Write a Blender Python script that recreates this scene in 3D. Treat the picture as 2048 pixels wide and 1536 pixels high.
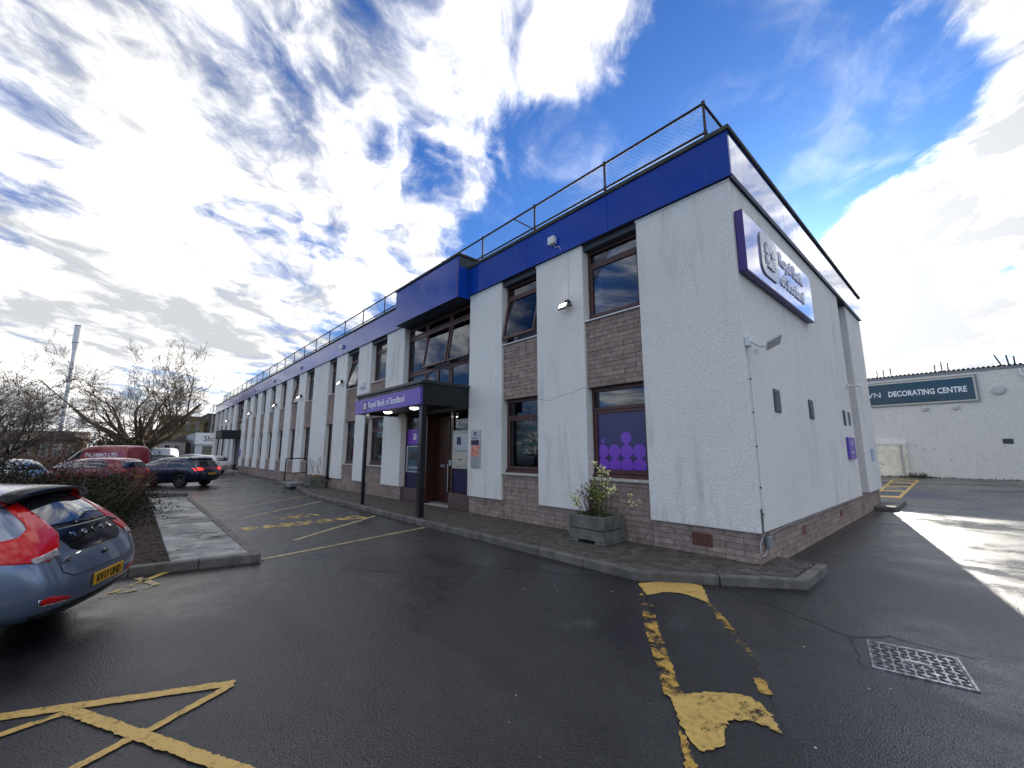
import bpy, bmesh, math, random
from mathutils import Vector, Matrix
from mathutils.bvhtree import BVHTree
R = math.radians
scene = bpy.context.scene
for o in list(bpy.data.objects): bpy.data.objects.remove(o)
COL = scene.collection

# ------------------------------------------------------------------ camera
cam_d = bpy.data.cameras.new('camera'); cam = bpy.data.objects.new('camera', cam_d); COL.objects.link(cam)
CAMP = Vector((2.2067, -6.7918, 1.6))
YAW, PITCH, FPX = 0.83631, 0.16197, 829.4
cam.location = CAMP
cam.rotation_euler = (math.pi/2 + PITCH, 0, YAW)
cam_d.sensor_fit = 'HORIZONTAL'; cam_d.sensor_width = 36.0
cam_d.lens = 36.0 * FPX / 2048.0
cam_d.clip_start = 0.05; cam_d.clip_end = 3000
scene.camera = cam

# ------------------------------------------------------------------ sun, sky, exposure
SUN_EL = R(16.5)
SAZ = Vector((-0.21, 0.977)).normalized()
SUND = Vector((SAZ.x*math.cos(SUN_EL), SAZ.y*math.cos(SUN_EL), math.sin(SUN_EL)))
sl = bpy.data.lights.new('sun', 'SUN'); so = bpy.data.objects.new('sun', sl); COL.objects.link(so)
sl.energy = 2.2; sl.angle = R(0.53); sl.color = (1.0, 0.93, 0.82)
so.location = (0, 0, 60)
so.rotation_euler = SUND.to_track_quat('Z', 'Y').to_euler()

class G:
    """small helper for node graphs"""
    def __init__(s, tree): s.t = tree; s.L = tree.links
    def n(s, typ, **kw):
        nd = s.t.nodes.new(typ)
        for k, v in kw.items(): setattr(nd, k, v)
        return nd
    def put(s, sock, v):
        if v is None: return
        if isinstance(v, bpy.types.NodeSocket): s.L.new(v, sock)
        else:
            try: sock.default_value = v
            except Exception:
                sock.default_value = (v[0], v[1], v[2], 1.0) if hasattr(v, '__len__') else v
    def m(s, op, a, b=None, c=None, clamp=False):
        nd = s.n('ShaderNodeMath', operation=op, use_clamp=clamp)
        s.put(nd.inputs[0], a); s.put(nd.inputs[1], b); s.put(nd.inputs[2], c)
        return nd.outputs[0]
    def v(s, op, a, b=None):
        nd = s.n('ShaderNodeVectorMath', operation=op)
        s.put(nd.inputs[0], a); s.put(nd.inputs[1], b)
        return nd.outputs['Value'] if op in ('DOT_PRODUCT', 'LENGTH', 'DISTANCE') else nd.outputs[0]
    def xyz(s, x, y, z):
        nd = s.n('ShaderNodeCombineXYZ')
        for i, q in enumerate((x, y, z)): s.put(nd.inputs[i], q)
        return nd.outputs[0]
    def noise(s, vec, scale, detail=5, rough=.55, dist=0.0, color=False):
        nd = s.n('ShaderNodeTexNoise')
        s.put(nd.inputs['Vector'], vec)
        for k, q in (('Scale', scale), ('Detail', detail), ('Roughness', rough), ('Distortion', dist)): s.put(nd.inputs[k], q)
        return nd.outputs['Color' if color else 'Fac']
    def vor(s, vec, scale, feature='F1', rand=1.0):
        nd = s.n('ShaderNodeTexVoronoi', feature=feature)
        s.put(nd.inputs['Vector'], vec); s.put(nd.inputs['Scale'], scale); s.put(nd.inputs['Randomness'], rand)
        return nd.outputs['Distance']
    def step(s, v, lo, hi, a=0.0, b=1.0, smooth=True):
        nd = s.n('ShaderNodeMapRange', interpolation_type='SMOOTHSTEP' if smooth else 'LINEAR', clamp=True)
        s.put(nd.inputs[0], v)
        for i, q in enumerate((lo, hi, a, b)): s.put(nd.inputs[i+1], q)
        return nd.outputs[0]
    def mix(s, f, a, b, mode='MIX'):
        nd = s.n('ShaderNodeMix', data_type='RGBA', blend_type=mode)
        s.put(nd.inputs[0], f)
        s.put(nd.inputs[6], a if isinstance(a, bpy.types.NodeSocket) else (*a[:3], 1))
        s.put(nd.inputs[7], b if isinstance(b, bpy.types.NodeSocket) else (*b[:3], 1))
        return nd.outputs[2]

world = bpy.data.worlds.new('World'); scene.world = world; world.use_nodes = True
def build_sky():
    t = world.node_tree; t.nodes.clear(); g = G(t)
    out = g.n('ShaderNodeOutputWorld'); bg = g.n('ShaderNodeBackground')
    sky = g.n('ShaderNodeTexSky', sky_type='NISHITA', sun_disc=False)
    sky.sun_elevation = SUN_EL; sky.sun_rotation = math.atan2(SAZ.x, SAZ.y)
    sky.altitude = 30; sky.air_density = 1.0; sky.dust_density = 0.5; sky.ozone_density = 2.0
    d = g.n('ShaderNodeTexCoord').outputs['Generated']
    sp = g.n('ShaderNodeSeparateXYZ'); g.L.new(d, sp.inputs[0]); dx, dy, dz = sp.outputs
    h = g.m('ADD', g.m('MAXIMUM', dz, 0.0), 0.16)
    px, py = g.m('DIVIDE', dx, h), g.m('DIVIDE', dy, h)
    # cloud streets run towards (-.68,.73)
    a = g.m('ADD', g.m('MULTIPLY', px, -.68), g.m('MULTIPLY', py, .73))
    b = g.m('ADD', g.m('MULTIPLY', px, .73), g.m('MULTIPLY', py, .68))
    V = g.xyz(g.m('MULTIPLY', a, .72), b, 3.7)
    w = g.noise(V, 1.7, 4, .55, color=True)
    Vw = g.v('ADD', V, g.v('MULTIPLY', g.v('SUBTRACT', w, (.5, .5, .5)), (.38, .38, 0)))
    n1 = g.noise(g.v('ADD', Vw, (.4, .9, 0)), 1.25, 4, .5)
    n2 = g.noise(g.v('ADD', Vw, (5.2, 1.3, 0)), 4.3, 10, .60, .15)
    n3 = g.noise(g.v('ADD', Vw, (9.2, 4.3, 0)), 13.0, 8, .62, .2)
    dens = g.m('ADD', g.m('ADD', g.m('MULTIPLY', n1, .42), g.m('MULTIPLY', n2, .42)), g.m('MULTIPLY', n3, .16))
    def blob(c, width):                                  # 1 at direction c, 0 beyond `width` degrees
        q = g.v('DOT_PRODUCT', d, Vector(c).normalized())
        return g.step(q, math.cos(R(width)), 1.0)
    bias = 0.0
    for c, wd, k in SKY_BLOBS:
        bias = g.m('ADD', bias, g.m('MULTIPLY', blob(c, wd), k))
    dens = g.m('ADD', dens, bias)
    mask = g.step(dens, .435, .61)
    thick = g.step(dens, .54, .80)
    # relief: compare the density with itself a little nearer the sun
    sx, sy = SUND.x*.09, SUND.y*.09
    sh2 = g.m('ADD', g.m('MULTIPLY', g.noise(g.v('ADD', Vw, (5.2+.06, 1.3+.05, 0)), 4.3, 10, .60, .15), .6), g.m('MULTIPLY', g.noise(g.v('ADD', Vw, (.46, .95, 0)), 1.25, 4, .5), .4))
    relief = g.m('SUBTRACT', g.m('ADD', g.m('MULTIPLY', n2, .6), g.m('MULTIPLY', n1, .4)), sh2)
    soft = g.noise(g.v('ADD', Vw, (1.7, 8.1, 0)), 2.1, 6, .55, .2)
    lum = g.m('ADD', g.m('MULTIPLY', g.m('SUBTRACT', soft, .5), 3.6), g.m('MULTIPLY', relief, 5.0))
    lum = g.m('ADD', lum, g.m('MULTIPLY', g.m('SUBTRACT', n3, .5), 1.3))
    lum = g.m('SUBTRACT', g.m('ADD', lum, .50), g.m('MULTIPLY', thick, .62))
    lum = g.m('MAXIMUM', g.m('MINIMUM', lum, 1.15), 0.0)
    ccol = g.mix(lum, CLOUD_DARK, CLOUD_LIGHT)
    sd = g.v('DOT_PRODUCT', d, SUND)
    glow = g.m('MULTIPLY', g.m('POWER', g.m('MAXIMUM', sd, 0.0), 16.0), .55)
    ccol = g.mix(1.0, ccol, g.xyz(*[g.m('ADD', 1.0, g.m('MULTIPLY', glow, k)) for k in (1.0, .97, .92)]), 'MULTIPLY')
    skyc = g.mix(1.0, sky.outputs[0], SKY_TINT, 'MULTIPLY')
    veil = g.m('MULTIPLY', g.step(n2, .45, .75), .18)    # thin high cloud
    skyc = g.mix(veil, skyc, ccol)
    col = g.mix(mask, skyc, ccol)
    g.L.new(col, bg.inputs['Color']); bg.inputs['Strength'].default_value = SKY_STRENGTH
    g.L.new(bg.outputs[0], out.inputs['Surface'])
SKY_STRENGTH = 0.12
SKY_TINT = (0.16, 0.31, 0.56)
CLOUD_DARK = (1.95, 2.01, 2.12)
CLOUD_LIGHT = (5.7, 5.55, 5.3)
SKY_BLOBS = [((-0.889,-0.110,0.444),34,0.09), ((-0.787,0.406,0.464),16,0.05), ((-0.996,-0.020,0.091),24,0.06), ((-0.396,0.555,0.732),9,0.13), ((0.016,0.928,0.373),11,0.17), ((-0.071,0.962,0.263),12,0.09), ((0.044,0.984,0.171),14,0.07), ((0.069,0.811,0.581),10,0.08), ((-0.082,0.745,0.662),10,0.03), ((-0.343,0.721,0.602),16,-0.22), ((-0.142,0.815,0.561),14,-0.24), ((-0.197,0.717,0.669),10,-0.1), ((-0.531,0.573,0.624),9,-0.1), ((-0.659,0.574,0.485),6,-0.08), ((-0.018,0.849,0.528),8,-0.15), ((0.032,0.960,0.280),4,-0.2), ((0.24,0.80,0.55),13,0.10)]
build_sky()
world.cycles.sampling_method = 'MANUAL'; world.cycles.sample_map_resolution = 512
vs = scene.view_settings
vs.view_transform = 'Standard'; vs.look = 'None'; vs.exposure = 1.55; vs.gamma = 1.0; vs.use_curve_mapping = False
scene.render.resolution_x = 1024; scene.render.resolution_y = 768
scene.render.engine = 'CYCLES'
scene.cycles.max_bounces = 8; scene.cycles.transparent_max_bounces = 12

# ------------------------------------------------------------------ geometry helpers
class MB:
    def __init__(s): s.v = []; s.f = []
    def box(s, x0, x1, y0, y1, z0, z1):
        b = len(s.v)
        s.v += [(x0,y0,z0),(x1,y0,z0),(x1,y1,z0),(x0,y1,z0),(x0,y0,z1),(x1,y0,z1),(x1,y1,z1),(x0,y1,z1)]
        s.f += [tuple(b+i for i in q) for q in ((0,3,2,1),(4,5,6,7),(0,1,5,4),(1,2,6,5),(2,3,7,6),(3,0,4,7))]
        return s
    def obox(s, c, ax, ay, az, hx, hy, hz):
        c, ax, ay, az = Vector(c), Vector(ax), Vector(ay), Vector(az); b = len(s.v)
        for kz in (-1, 1):
            for kx, ky in ((-1,-1),(1,-1),(1,1),(-1,1)):
                s.v.append(tuple(c + ax*hx*kx + ay*hy*ky + az*hz*kz))
        s.f += [tuple(b+i for i in q) for q in ((0,3,2,1),(4,5,6,7),(0,1,5,4),(1,2,6,5),(2,3,7,6),(3,0,4,7))]
        return s
    def cyl(s, p, q, r0, r1=None, n=8, cap=True):
        r1 = r0 if r1 is None else r1
        p, q = Vector(p), Vector(q); d = (q-p)
        if d.length < 1e-6: return s
        d.normalize(); u = d.orthogonal().normalized(); w = d.cross(u); b = len(s.v)
        for c, r in ((p, r0), (q, r1)):
            for i in range(n):
                a = 2*math.pi*i/n; s.v.append(tuple(c + (u*math.cos(a) + w*math.sin(a))*r))
        for i in range(n): j = (i+1) % n; s.f.append((b+i, b+j, b+n+j, b+n+i))
        if cap: s.f.append(tuple(b+i for i in reversed(range(n)))); s.f.append(tuple(b+n+i for i in range(n)))
        return s
    def tube(s, pts, r, n=6, rs=None):
        pts = [Vector(p) for p in pts]; b0 = len(s.v); u = None
        for i, p in enumerate(pts):
            d = (pts[min(i+1, len(pts)-1)] - pts[max(i-1, 0)]).normalized()
            u = d.orthogonal().normalized() if u is None else (u - d*u.dot(d)).normalized()
            w = d.cross(u); rr = rs[i] if rs else r
            for k in range(n):
                a = 2*math.pi*k/n; s.v.append(tuple(p + (u*math.cos(a) + w*math.sin(a))*rr))
        for i in range(len(pts)-1):
            for k in range(n):
                j = (k+1) % n; s.f.append((b0+i*n+k, b0+i*n+j, b0+(i+1)*n+j, b0+(i+1)*n+k))
        s.f.append(tuple(b0+k for k in reversed(range(n)))); e = b0+(len(pts)-1)*n; s.f.append(tuple(e+k for k in range(n)))
        return s
    def prism(s, pts, z0, z1):
        n = len(pts); b = len(s.v)
        s.v += [(x, y, z0) for x, y in pts] + [(x, y, z1) for x, y in pts]
        s.f.append(tuple(b+i for i in reversed(range(n)))); s.f.append(tuple(b+n+i for i in range(n)))
        for i in range(n): j = (i+1) % n; s.f.append((b+i, b+j, b+n+j, b+n+i))
        return s
    def extrude(s, pts, d):
        """closed polygon of 3D points pushed along d"""
        n = len(pts); b = len(s.v); d = Vector(d)
        s.v += [tuple(p) for p in pts] + [tuple(Vector(p)+d) for p in pts]
        s.f.append(tuple(b+i for i in reversed(range(n)))); s.f.append(tuple(b+n+i for i in range(n)))
        for i in range(n): j = (i+1) % n; s.f.append((b+i, b+j, b+n+j, b+n+i))
        return s
    def poly(s, pts):
        b = len(s.v); s.v += [tuple(p) for p in pts]; s.f.append(tuple(range(b, b+len(pts)))); return s
    def lathe(s, c, prof, n=16):
        b = len(s.v); c = Vector(c)
        for r, z in prof:
            for k in range(n): a = 2*math.pi*k/n; s.v.append((c.x+r*math.cos(a), c.y+r*math.sin(a), c.z+z))
        for i in range(len(prof)-1):
            for k in range(n): j = (k+1) % n; s.f.append((b+i*n+k, b+i*n+j, b+(i+1)*n+j, b+(i+1)*n+k))
        s.f.append(tuple(b+k for k in reversed(range(n)))); e = b+(len(prof)-1)*n; s.f.append(tuple(e+k for k in range(n)))
        return s
    def xf(s, M):
        s.v = [tuple(M @ Vector(p)) for p in s.v]; return s
    def add(s, o):
        b = len(s.v); s.v += o.v; s.f += [tuple(b+i for i in q) for q in o.f]; return s
    def build(s, name, mat, parent=None, smooth=False, bevel=0, seg=1, fixn=True):
        W = WL.get(parent.name, Vector((0,0,0))) if parent else Vector((0,0,0))
        me = bpy.data.meshes.new(name)
        me.from_pydata([(x-W.x, y-W.y, z-W.z) for x, y, z in s.v], [], s.f)
        if fixn and len(s.f) < 60000:
            bm = bmesh.new(); bm.from_mesh(me); bmesh.ops.recalc_face_normals(bm, faces=bm.faces); bm.to_mesh(me); bm.free()
        return link(name, me, mat, parent, smooth, bevel, seg)
WL = {}
def link(name, me, mat, parent=None, smooth=False, bevel=0, seg=1):
    o = bpy.data.objects.new(name, me); COL.objects.link(o)
    if mat and not me.materials: me.materials.append(M[mat] if isinstance(mat, str) else mat)
    if smooth:
        for q in me.polygons: q.use_smooth = True
    if bevel:
        b = o.modifiers.new('bevel', 'BEVEL'); b.width = bevel; b.segments = seg; b.limit_method = 'ANGLE'; b.angle_limit = R(40)
    if parent:
        o.parent = parent; WL[o.name] = WL[parent.name]
    else: WL[o.name] = Vector((0,0,0))
    return o
def tag(o, label=None, cat=None, group=None, kind=None):
    for k, q in (('label', label), ('category', cat), ('group', group), ('kind', kind)):
        if q: o[k] = q
    return o
def thing(name, label, cat, loc=(0,0,0), group=None, rz=0.0):
    o = bpy.data.objects.new(name, None); COL.objects.link(o); o.location = loc; o.rotation_euler = (0,0,rz)
    WL[o.name] = Vector(loc) if rz == 0 else Vector((0,0,0))
    return tag(o, label, cat, group)
def local(o): WL[o.name] = Vector((0,0,0)); return o     # children given in the thing's own frame
def text_mesh(s, size, ext=0.0, sx=1.0, align='LEFT', bold=0.0, shear=0.0):
    c = bpy.data.curves.new('txt', 'FONT'); c.body = s; c.size = size; c.extrude = ext; c.align_x = align; c.offset = bold; c.resolution_u = 3; c.shear = shear
    o = bpy.data.objects.new('txt', c); COL.objects.link(o)
    dg = bpy.context.evaluated_depsgraph_get(); dg.update()
    me = bpy.data.meshes.new_from_object(o.evaluated_get(dg))
    bpy.data.objects.remove(o); bpy.data.curves.remove(c)
    for q in me.vertices: q.co.x *= sx
    me.materials.clear()
    return me
def text(name, s, size, mat, parent, origin, ex, ey, ext=0.002, sx=1.0, align='LEFT', bold=0.0, shear=0.0):
    """lettering in the plane spanned by ex (reading direction) and ey (up)"""
    me = text_mesh(s, size, ext, sx, align, bold, shear)
    ex, ey = Vector(ex).normalized(), Vector(ey).normalized(); ez = ex.cross(ey)
    W = WL.get(parent.name, Vector((0,0,0))) if parent else Vector((0,0,0))
    T = Matrix.Translation(Vector(origin)-W) @ Matrix((ex, ey, ez)).transposed().to_4x4()
    me.transform(T); me.name = name
    return link(name, me, mat, parent)

# ------------------------------------------------------------------ materials
M = {}
def mat(name, base, rough=.6, metal=0.0, spec=.5, coat=0.0, var=None, bump=None, rvar=None, spots=None, streak=None, objrand=0.0, emit=None, trans=0.0, alpha=None, sheen=0):
    """var=(scale, amount, [colour2]); bump=(scale,strength,distance); rvar=(scale,lo,hi); spots=(scale,threshold,colour); streak=(colour,amount)"""
    m = bpy.data.materials.new(name); m.use_nodes = True; t = m.node_tree; g = G(t)
    p = t.nodes['Principled BSDF']; pos = g.n('ShaderNodeNewGeometry').outputs['Position']
    col = (*base, 1)
    if var:
        f = g.noise(pos, var[0], 6, .6)
        c2 = var[2] if len(var) > 2 else tuple(min(1, c*(1-var[1])) for c in base)
        c1 = base if len(var) > 2 else tuple(min(1, c*(1+var[1])) for c in base)
        col = g.mix(g.step(f, .3, .7), c1, c2)
    if objrand:
        ri = g.n('ShaderNodeObjectInfo').outputs['Random']
        k = g.m('ADD', 1-objrand, g.m('MULTIPLY', ri, 2*objrand))
        col = g.mix(1.0, col, g.xyz(k, k, k), 'MULTIPLY')
    if streak:
        f = g.noise(g.v('MULTIPLY', pos, (4.5, 4.5, .35)), 1.0, 6, .65)
        f2 = g.noise(pos, .7, 3, .5)
        k = g.m('MULTIPLY', g.m('MULTIPLY', g.step(f, .48, .72), g.step(f2, .38, .62)), streak[1])
        col = g.mix(k, col, streak[0])
    if spots:
        f = g.noise(pos, spots[0], 4, .6)
        col = g.mix(g.step(f, spots[1], spots[1]+.06), col, spots[2])
    g.put(p.inputs['Base Color'], col if isinstance(col, bpy.types.NodeSocket) else col)
    p.inputs['Roughness'].default_value = rough
    if rvar: g.put(p.inputs['Roughness'], g.step(g.noise(pos, rvar[0], 4, .55), .35, .65, rvar[1], rvar[2]))
    p.inputs['Metallic'].default_value = metal
    p.inputs['Specular IOR Level'].default_value = spec
    p.inputs['Coat Weight'].default_value = coat; p.inputs['Coat Roughness'].default_value = .04
    if bump:
        bs = bump if isinstance(bump[0], (tuple, list)) else [bump]
        nrm = None
        for sc, st, di in bs:
            bn = g.n('ShaderNodeBump'); bn.inputs['Strength'].default_value = st; bn.inputs['Distance'].default_value = di
            g.L.new(g.noise(pos, sc, 4, .6), bn.inputs['Height'])
            if nrm: g.L.new(nrm, bn.inputs['Normal'])
            nrm = bn.outputs[0]
        g.L.new(nrm, p.inputs['Normal'])
    if emit: p.inputs['Emission Color'].default_value = (*emit[0], 1); p.inputs['Emission Strength'].default_value = emit[1]
    M[name] = m
    return m

def roughcast(name, base, grain, stain, dirt):
    m = bpy.data.materials.new(name); m.use_nodes = True; t = m.node_tree; g = G(t); p = t.nodes['Principled BSDF']
    pos = g.n('ShaderNodeNewGeometry').outputs['Position']
    gr1, gr2 = g.noise(pos, grain, 3, .6), g.vor(pos, grain*1.5)
    col = g.mix(g.step(g.m('ADD', g.m('MULTIPLY', gr1, .7), g.m('MULTIPLY', gr2, .35)), .38, .72), tuple(c*.84 for c in base), tuple(min(.92, c*1.05) for c in base))
    big = g.noise(pos, .45, 5, .6); col = g.mix(g.step(big, .42, .72, 0, .22), col, (.60,.60,.53))
    drip = g.noise(g.v('MULTIPLY', pos, (3.2, 3.2, .5)), 1.0, 7, .7); where = g.noise(g.v('ADD', pos, (4, 2, 9)), .33, 3, .5)
    k = g.m('MULTIPLY', g.m('MULTIPLY', g.step(drip, .47, .78), g.step(where, .40, .66)), stain)
    col = g.mix(k, col, dirt)
    pits = g.noise(g.v('ADD', pos, (2, 7, 3)), 13.0, 4, .6); col = g.mix(g.step(pits, .69, .76, 0, .75), col, (.34,.31,.26))
    g.put(p.inputs['Base Color'], col); p.inputs['Roughness'].default_value = .93; p.inputs['Specular IOR Level'].default_value = .2
    b = g.n('ShaderNodeBump'); b.inputs['Strength'].default_value = .7; b.inputs['Distance'].default_value = .012
    g.L.new(g.m('ADD', gr1, g.m('MULTIPLY', gr2, .5)), b.inputs['Height']); g.L.new(b.outputs[0], p.inputs['Normal'])
    M[name] = m
roughcast('render_white', (.90,.855,.77), 36, .95, (.42,.41,.33))
mat('brick', (.325,.245,.200), .9, spec=.2, var=(9,.22), bump=(60,.5,.006), objrand=.16)
mat('mortar', (.16,.135,.115), .95, spec=.1, var=(20,.2), bump=(90,.4,.004))
mat('brick_mass', (.325,.245,.200), .9, spec=.2, var=(1.9,.25), bump=(60,.5,.006))
mat('coping', (.055,.06,.045), .85, var=(3,.35), bump=(30,.4,.01))
mat('frame_brown', (.085,.034,.030), .42, spec=.4, var=(8,.2))
mat('sill_stone', (.48,.44,.38), .8, var=(14,.2), bump=(60,.3,.004))
mat('dark_reveal', (.05,.06,.075), .7)
mat('rail_steel', (.042,.030,.030), .55, metal=.2, var=(12,.3))
mat('wire', (.23,.26,.28), .45, metal=.6)
mat('roof_felt', (.10,.10,.10), .95, var=(2,.2))
mat('canopy_black', (.005,.0065,.009), .5, var=(3,.25), rvar=(2,.35,.6))
mat('canopy_trim', (.02,.028,.031), .45, var=(3,.2))
mat('post_paint', (.005,.006,.009), .32, coat=.3)
mat('sign_purple', (.135,.062,.42), .35, var=(1.0,.05))
mat('sign_purple_dark', (.045,.012,.17), .35)
mat('sign_navy', (.012,.008,.055), .3)
mat('vinyl_navy', (.022,.013,.11), .22, spec=.5)
mat('vinyl_purple', (.18,.04,.48), .22, spec=.5)
mat('white_print', (.82,.82,.83), .4)
mat('white_plastic', (.72,.72,.70), .4, var=(10,.06))
mat('logo_grey', (.22,.24,.26), .25, coat=.4)
mat('silver', (.46,.47,.49), .3, metal=.7, var=(20,.1))
mat('steel', (.50,.51,.52), .28, metal=1.0, var=(20,.1))
mat('atm_blue', (.035,.085,.125), .35)
mat('atm_dark', (.012,.02,.03), .2)
mat('safe_cream', (.44,.42,.36), .45, var=(9,.1))
mat('granite', (.115,.072,.066), .35, var=(45,.45), rvar=(15,.25,.5))
mat('timber', (.050,.016,.008), .42, var=(3,.2), coat=.2)
mat('door_dark', (.02,.012,.01), .5)
mat('interior', (.17,.16,.15), .9, var=(.6,.3))
mat('blind', (.62,.62,.60), .9)
mat('net_blind', (.20,.215,.235), .95, var=(1.2,.12))
mat('leaf_rust', (.30,.125,.045), .8, var=(8,.4))
mat('satin_black', (.003,.003,.0035), .16, spec=.3)
mat('poster_red', (.55,.10,.08), .35, var=(14,.4,(.75,.42,.30)))
mat('poster_blue', (.05,.28,.55), .4, var=(22,.3,(.6,.66,.7)))
mat('vent_dark', (.035,.042,.05), .5)
mat('vent_grey', (.22,.24,.26), .5)
mat('terracotta', (.20,.075,.05), .85, var=(20,.2))
mat('cable', (.62,.62,.60), .5)
mat('black_plastic', (.012,.012,.013), .45)
mat('lamp_glass', (.9,.88,.8), .2, emit=((1.0,.93,.78), 9.0))
mat('planter_concrete', (.135,.135,.112), .9, var=(5,.3), bump=[(45,.5,.008),(160,.3,.003)], streak=((.07,.085,.055),.7))
mat('soil', (.030,.021,.016), .95, var=(12,.4), bump=(30,.9,.03))
mat('concrete_slab', (.21,.215,.21), .5, var=(2.2,.4), bump=(70,.3,.003), rvar=(1.6,.32,.7), objrand=.25, spec=.3, spots=(1.5,.53,(.075,.075,.065)))
mat('kerb', (.135,.125,.108), .75, var=(4,.35), bump=[(60,.5,.006)], objrand=.12, streak=((.07,.07,.055),.6))
mat('paviour', (.085,.073,.060), .72, var=(6,.4), bump=(80,.5,.004), objrand=.24, spots=(2.2,.62,(.045,.052,.034)))
mat('paving_joint', (.035,.037,.026), .95, var=(10,.4), bump=(60,.5,.005))
mat('leaf_dark', (.014,.028,.009), .75, spec=.15, var=(5,.5,(.036,.034,.014)))
mat('leaf_green', (.065,.13,.022), .5, var=(9,.35))
mat('leaf_lime', (.20,.27,.03), .5, var=(9,.3))
mat('leaf_brown', (.105,.052,.022), .8, var=(6,.4))
mat('leaf_red', (.11,.022,.014), .85, spec=.1, var=(6,.4))
mat('petal_yellow', (.62,.55,.12), .6, var=(16,.3,(.78,.76,.48)))
mat('flower_brown', (.12,.05,.015), .8)
mat('stem', (.085,.10,.035), .7)
mat('dry_stem', (.095,.052,.038), .85)
mat('bark', (.120,.086,.056), .95, var=(3,.35), bump=(22,.8,.03))
mat('twig', (.15,.108,.066), .95, var=(1.2,.3))
mat('bark_dark', (.040,.033,.026), .95, var=(3,.35), bump=(22,.8,.03))
mat('twig_grey', (.14,.108,.075), .95, var=(1.2,.35))
mat('metal_white', (.72,.72,.71), .45, var=(.4,.05))
roughcast('deco_wall', (.74,.72,.65), 14, .5, (.42,.41,.35))
mat('deco_sun_patch', (.80,.76,.60), .9, var=(2,.12), spots=(3.2,.60,(.33,.33,.25)))  # pale cream carries the sunlit patch of the shed wall in its colour
mat('sign_green', (.012,.030,.038), .12, spec=.5, coat=.4)
mat('cream_trim', (.62,.58,.46), .6)
mat('corrugated', (.34,.36,.37), .6, metal=.1, var=(1,.15))
mat('disc_grey', (.52,.52,.50), .8, var=(8,.12))
mat('moss', (.045,.065,.02), .95, var=(14,.5,(.10,.075,.045)))
mat('cast_iron', (.55,.54,.54), .22, metal=.95, var=(26,.25,(.16,.14,.15)), rvar=(9,.18,.42), bump=(70,.3,.003))
mat('cast_dark', (.10,.095,.095), .4, metal=.6, var=(20,.3))
mat('far_white', (.62,.64,.66), .8, var=(.5,.06))
mat('far_brick', (.20,.115,.075), .9, var=(.7,.2))
mat('far_olive', (.15,.125,.06), .9, var=(.35,.25))
mat('far_dark', (.045,.06,.055), .7, var=(.4,.25))
mat('far_roof', (.12,.085,.065), .9, var=(.8,.2))
mat('far_stone', (.42,.40,.36), .9, var=(.6,.12))
mat('far_orange', (.42,.17,.09), .85, var=(.8,.15))
mat('tyre', (.012,.012,.012), .85, bump=(60,.3,.003))
mat('alloy', (.42,.43,.45), .3, metal=.9)
mat('alloy_dark', (.06,.06,.065), .4, metal=.7)
mat('trim_black', (.008,.008,.009), .35)
mat('gloss_black', (.004,.004,.005), .06, coat=.6)
mat('car_glass', (.012,.015,.018), .03, spec=.9, coat=.5)
mat('tail_red', (.58,.010,.010), .12, coat=.25, spec=.35)
mat('tail_lit', (.6,.01,.01), .2, emit=((1,.03,.02), 1.1))
mat('lamp_clear', (.50,.46,.45), .1, coat=.6, var=(26,.3,(.22,.18,.18)))
mat('plate_yellow', (.62,.33,.01), .4)
mat('plate_black', (.008,.008,.008), .5)
mat('chrome', (.72,.73,.75), .12, metal=1.0)
def paint(name, base, flake=.35, rough=.32, coat=1.0): mat(name, base, rough, metal=flake, spec=.5, coat=coat)
paint('paint_bluegrey', (.155,.20,.28), .5, .28)
paint('paint_navy', (.010,.022,.052), .4, .3)
paint('paint_red', (.20,.010,.012), .15, .35)
paint('paint_vanred', (.28,.014,.018), .05, .4)
paint('paint_white', (.74,.75,.76), 0, .35)
paint('paint_silver', (.36,.39,.42), .6, .3)
paint('paint_black', (.010,.011,.013), .2, .3)

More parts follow.
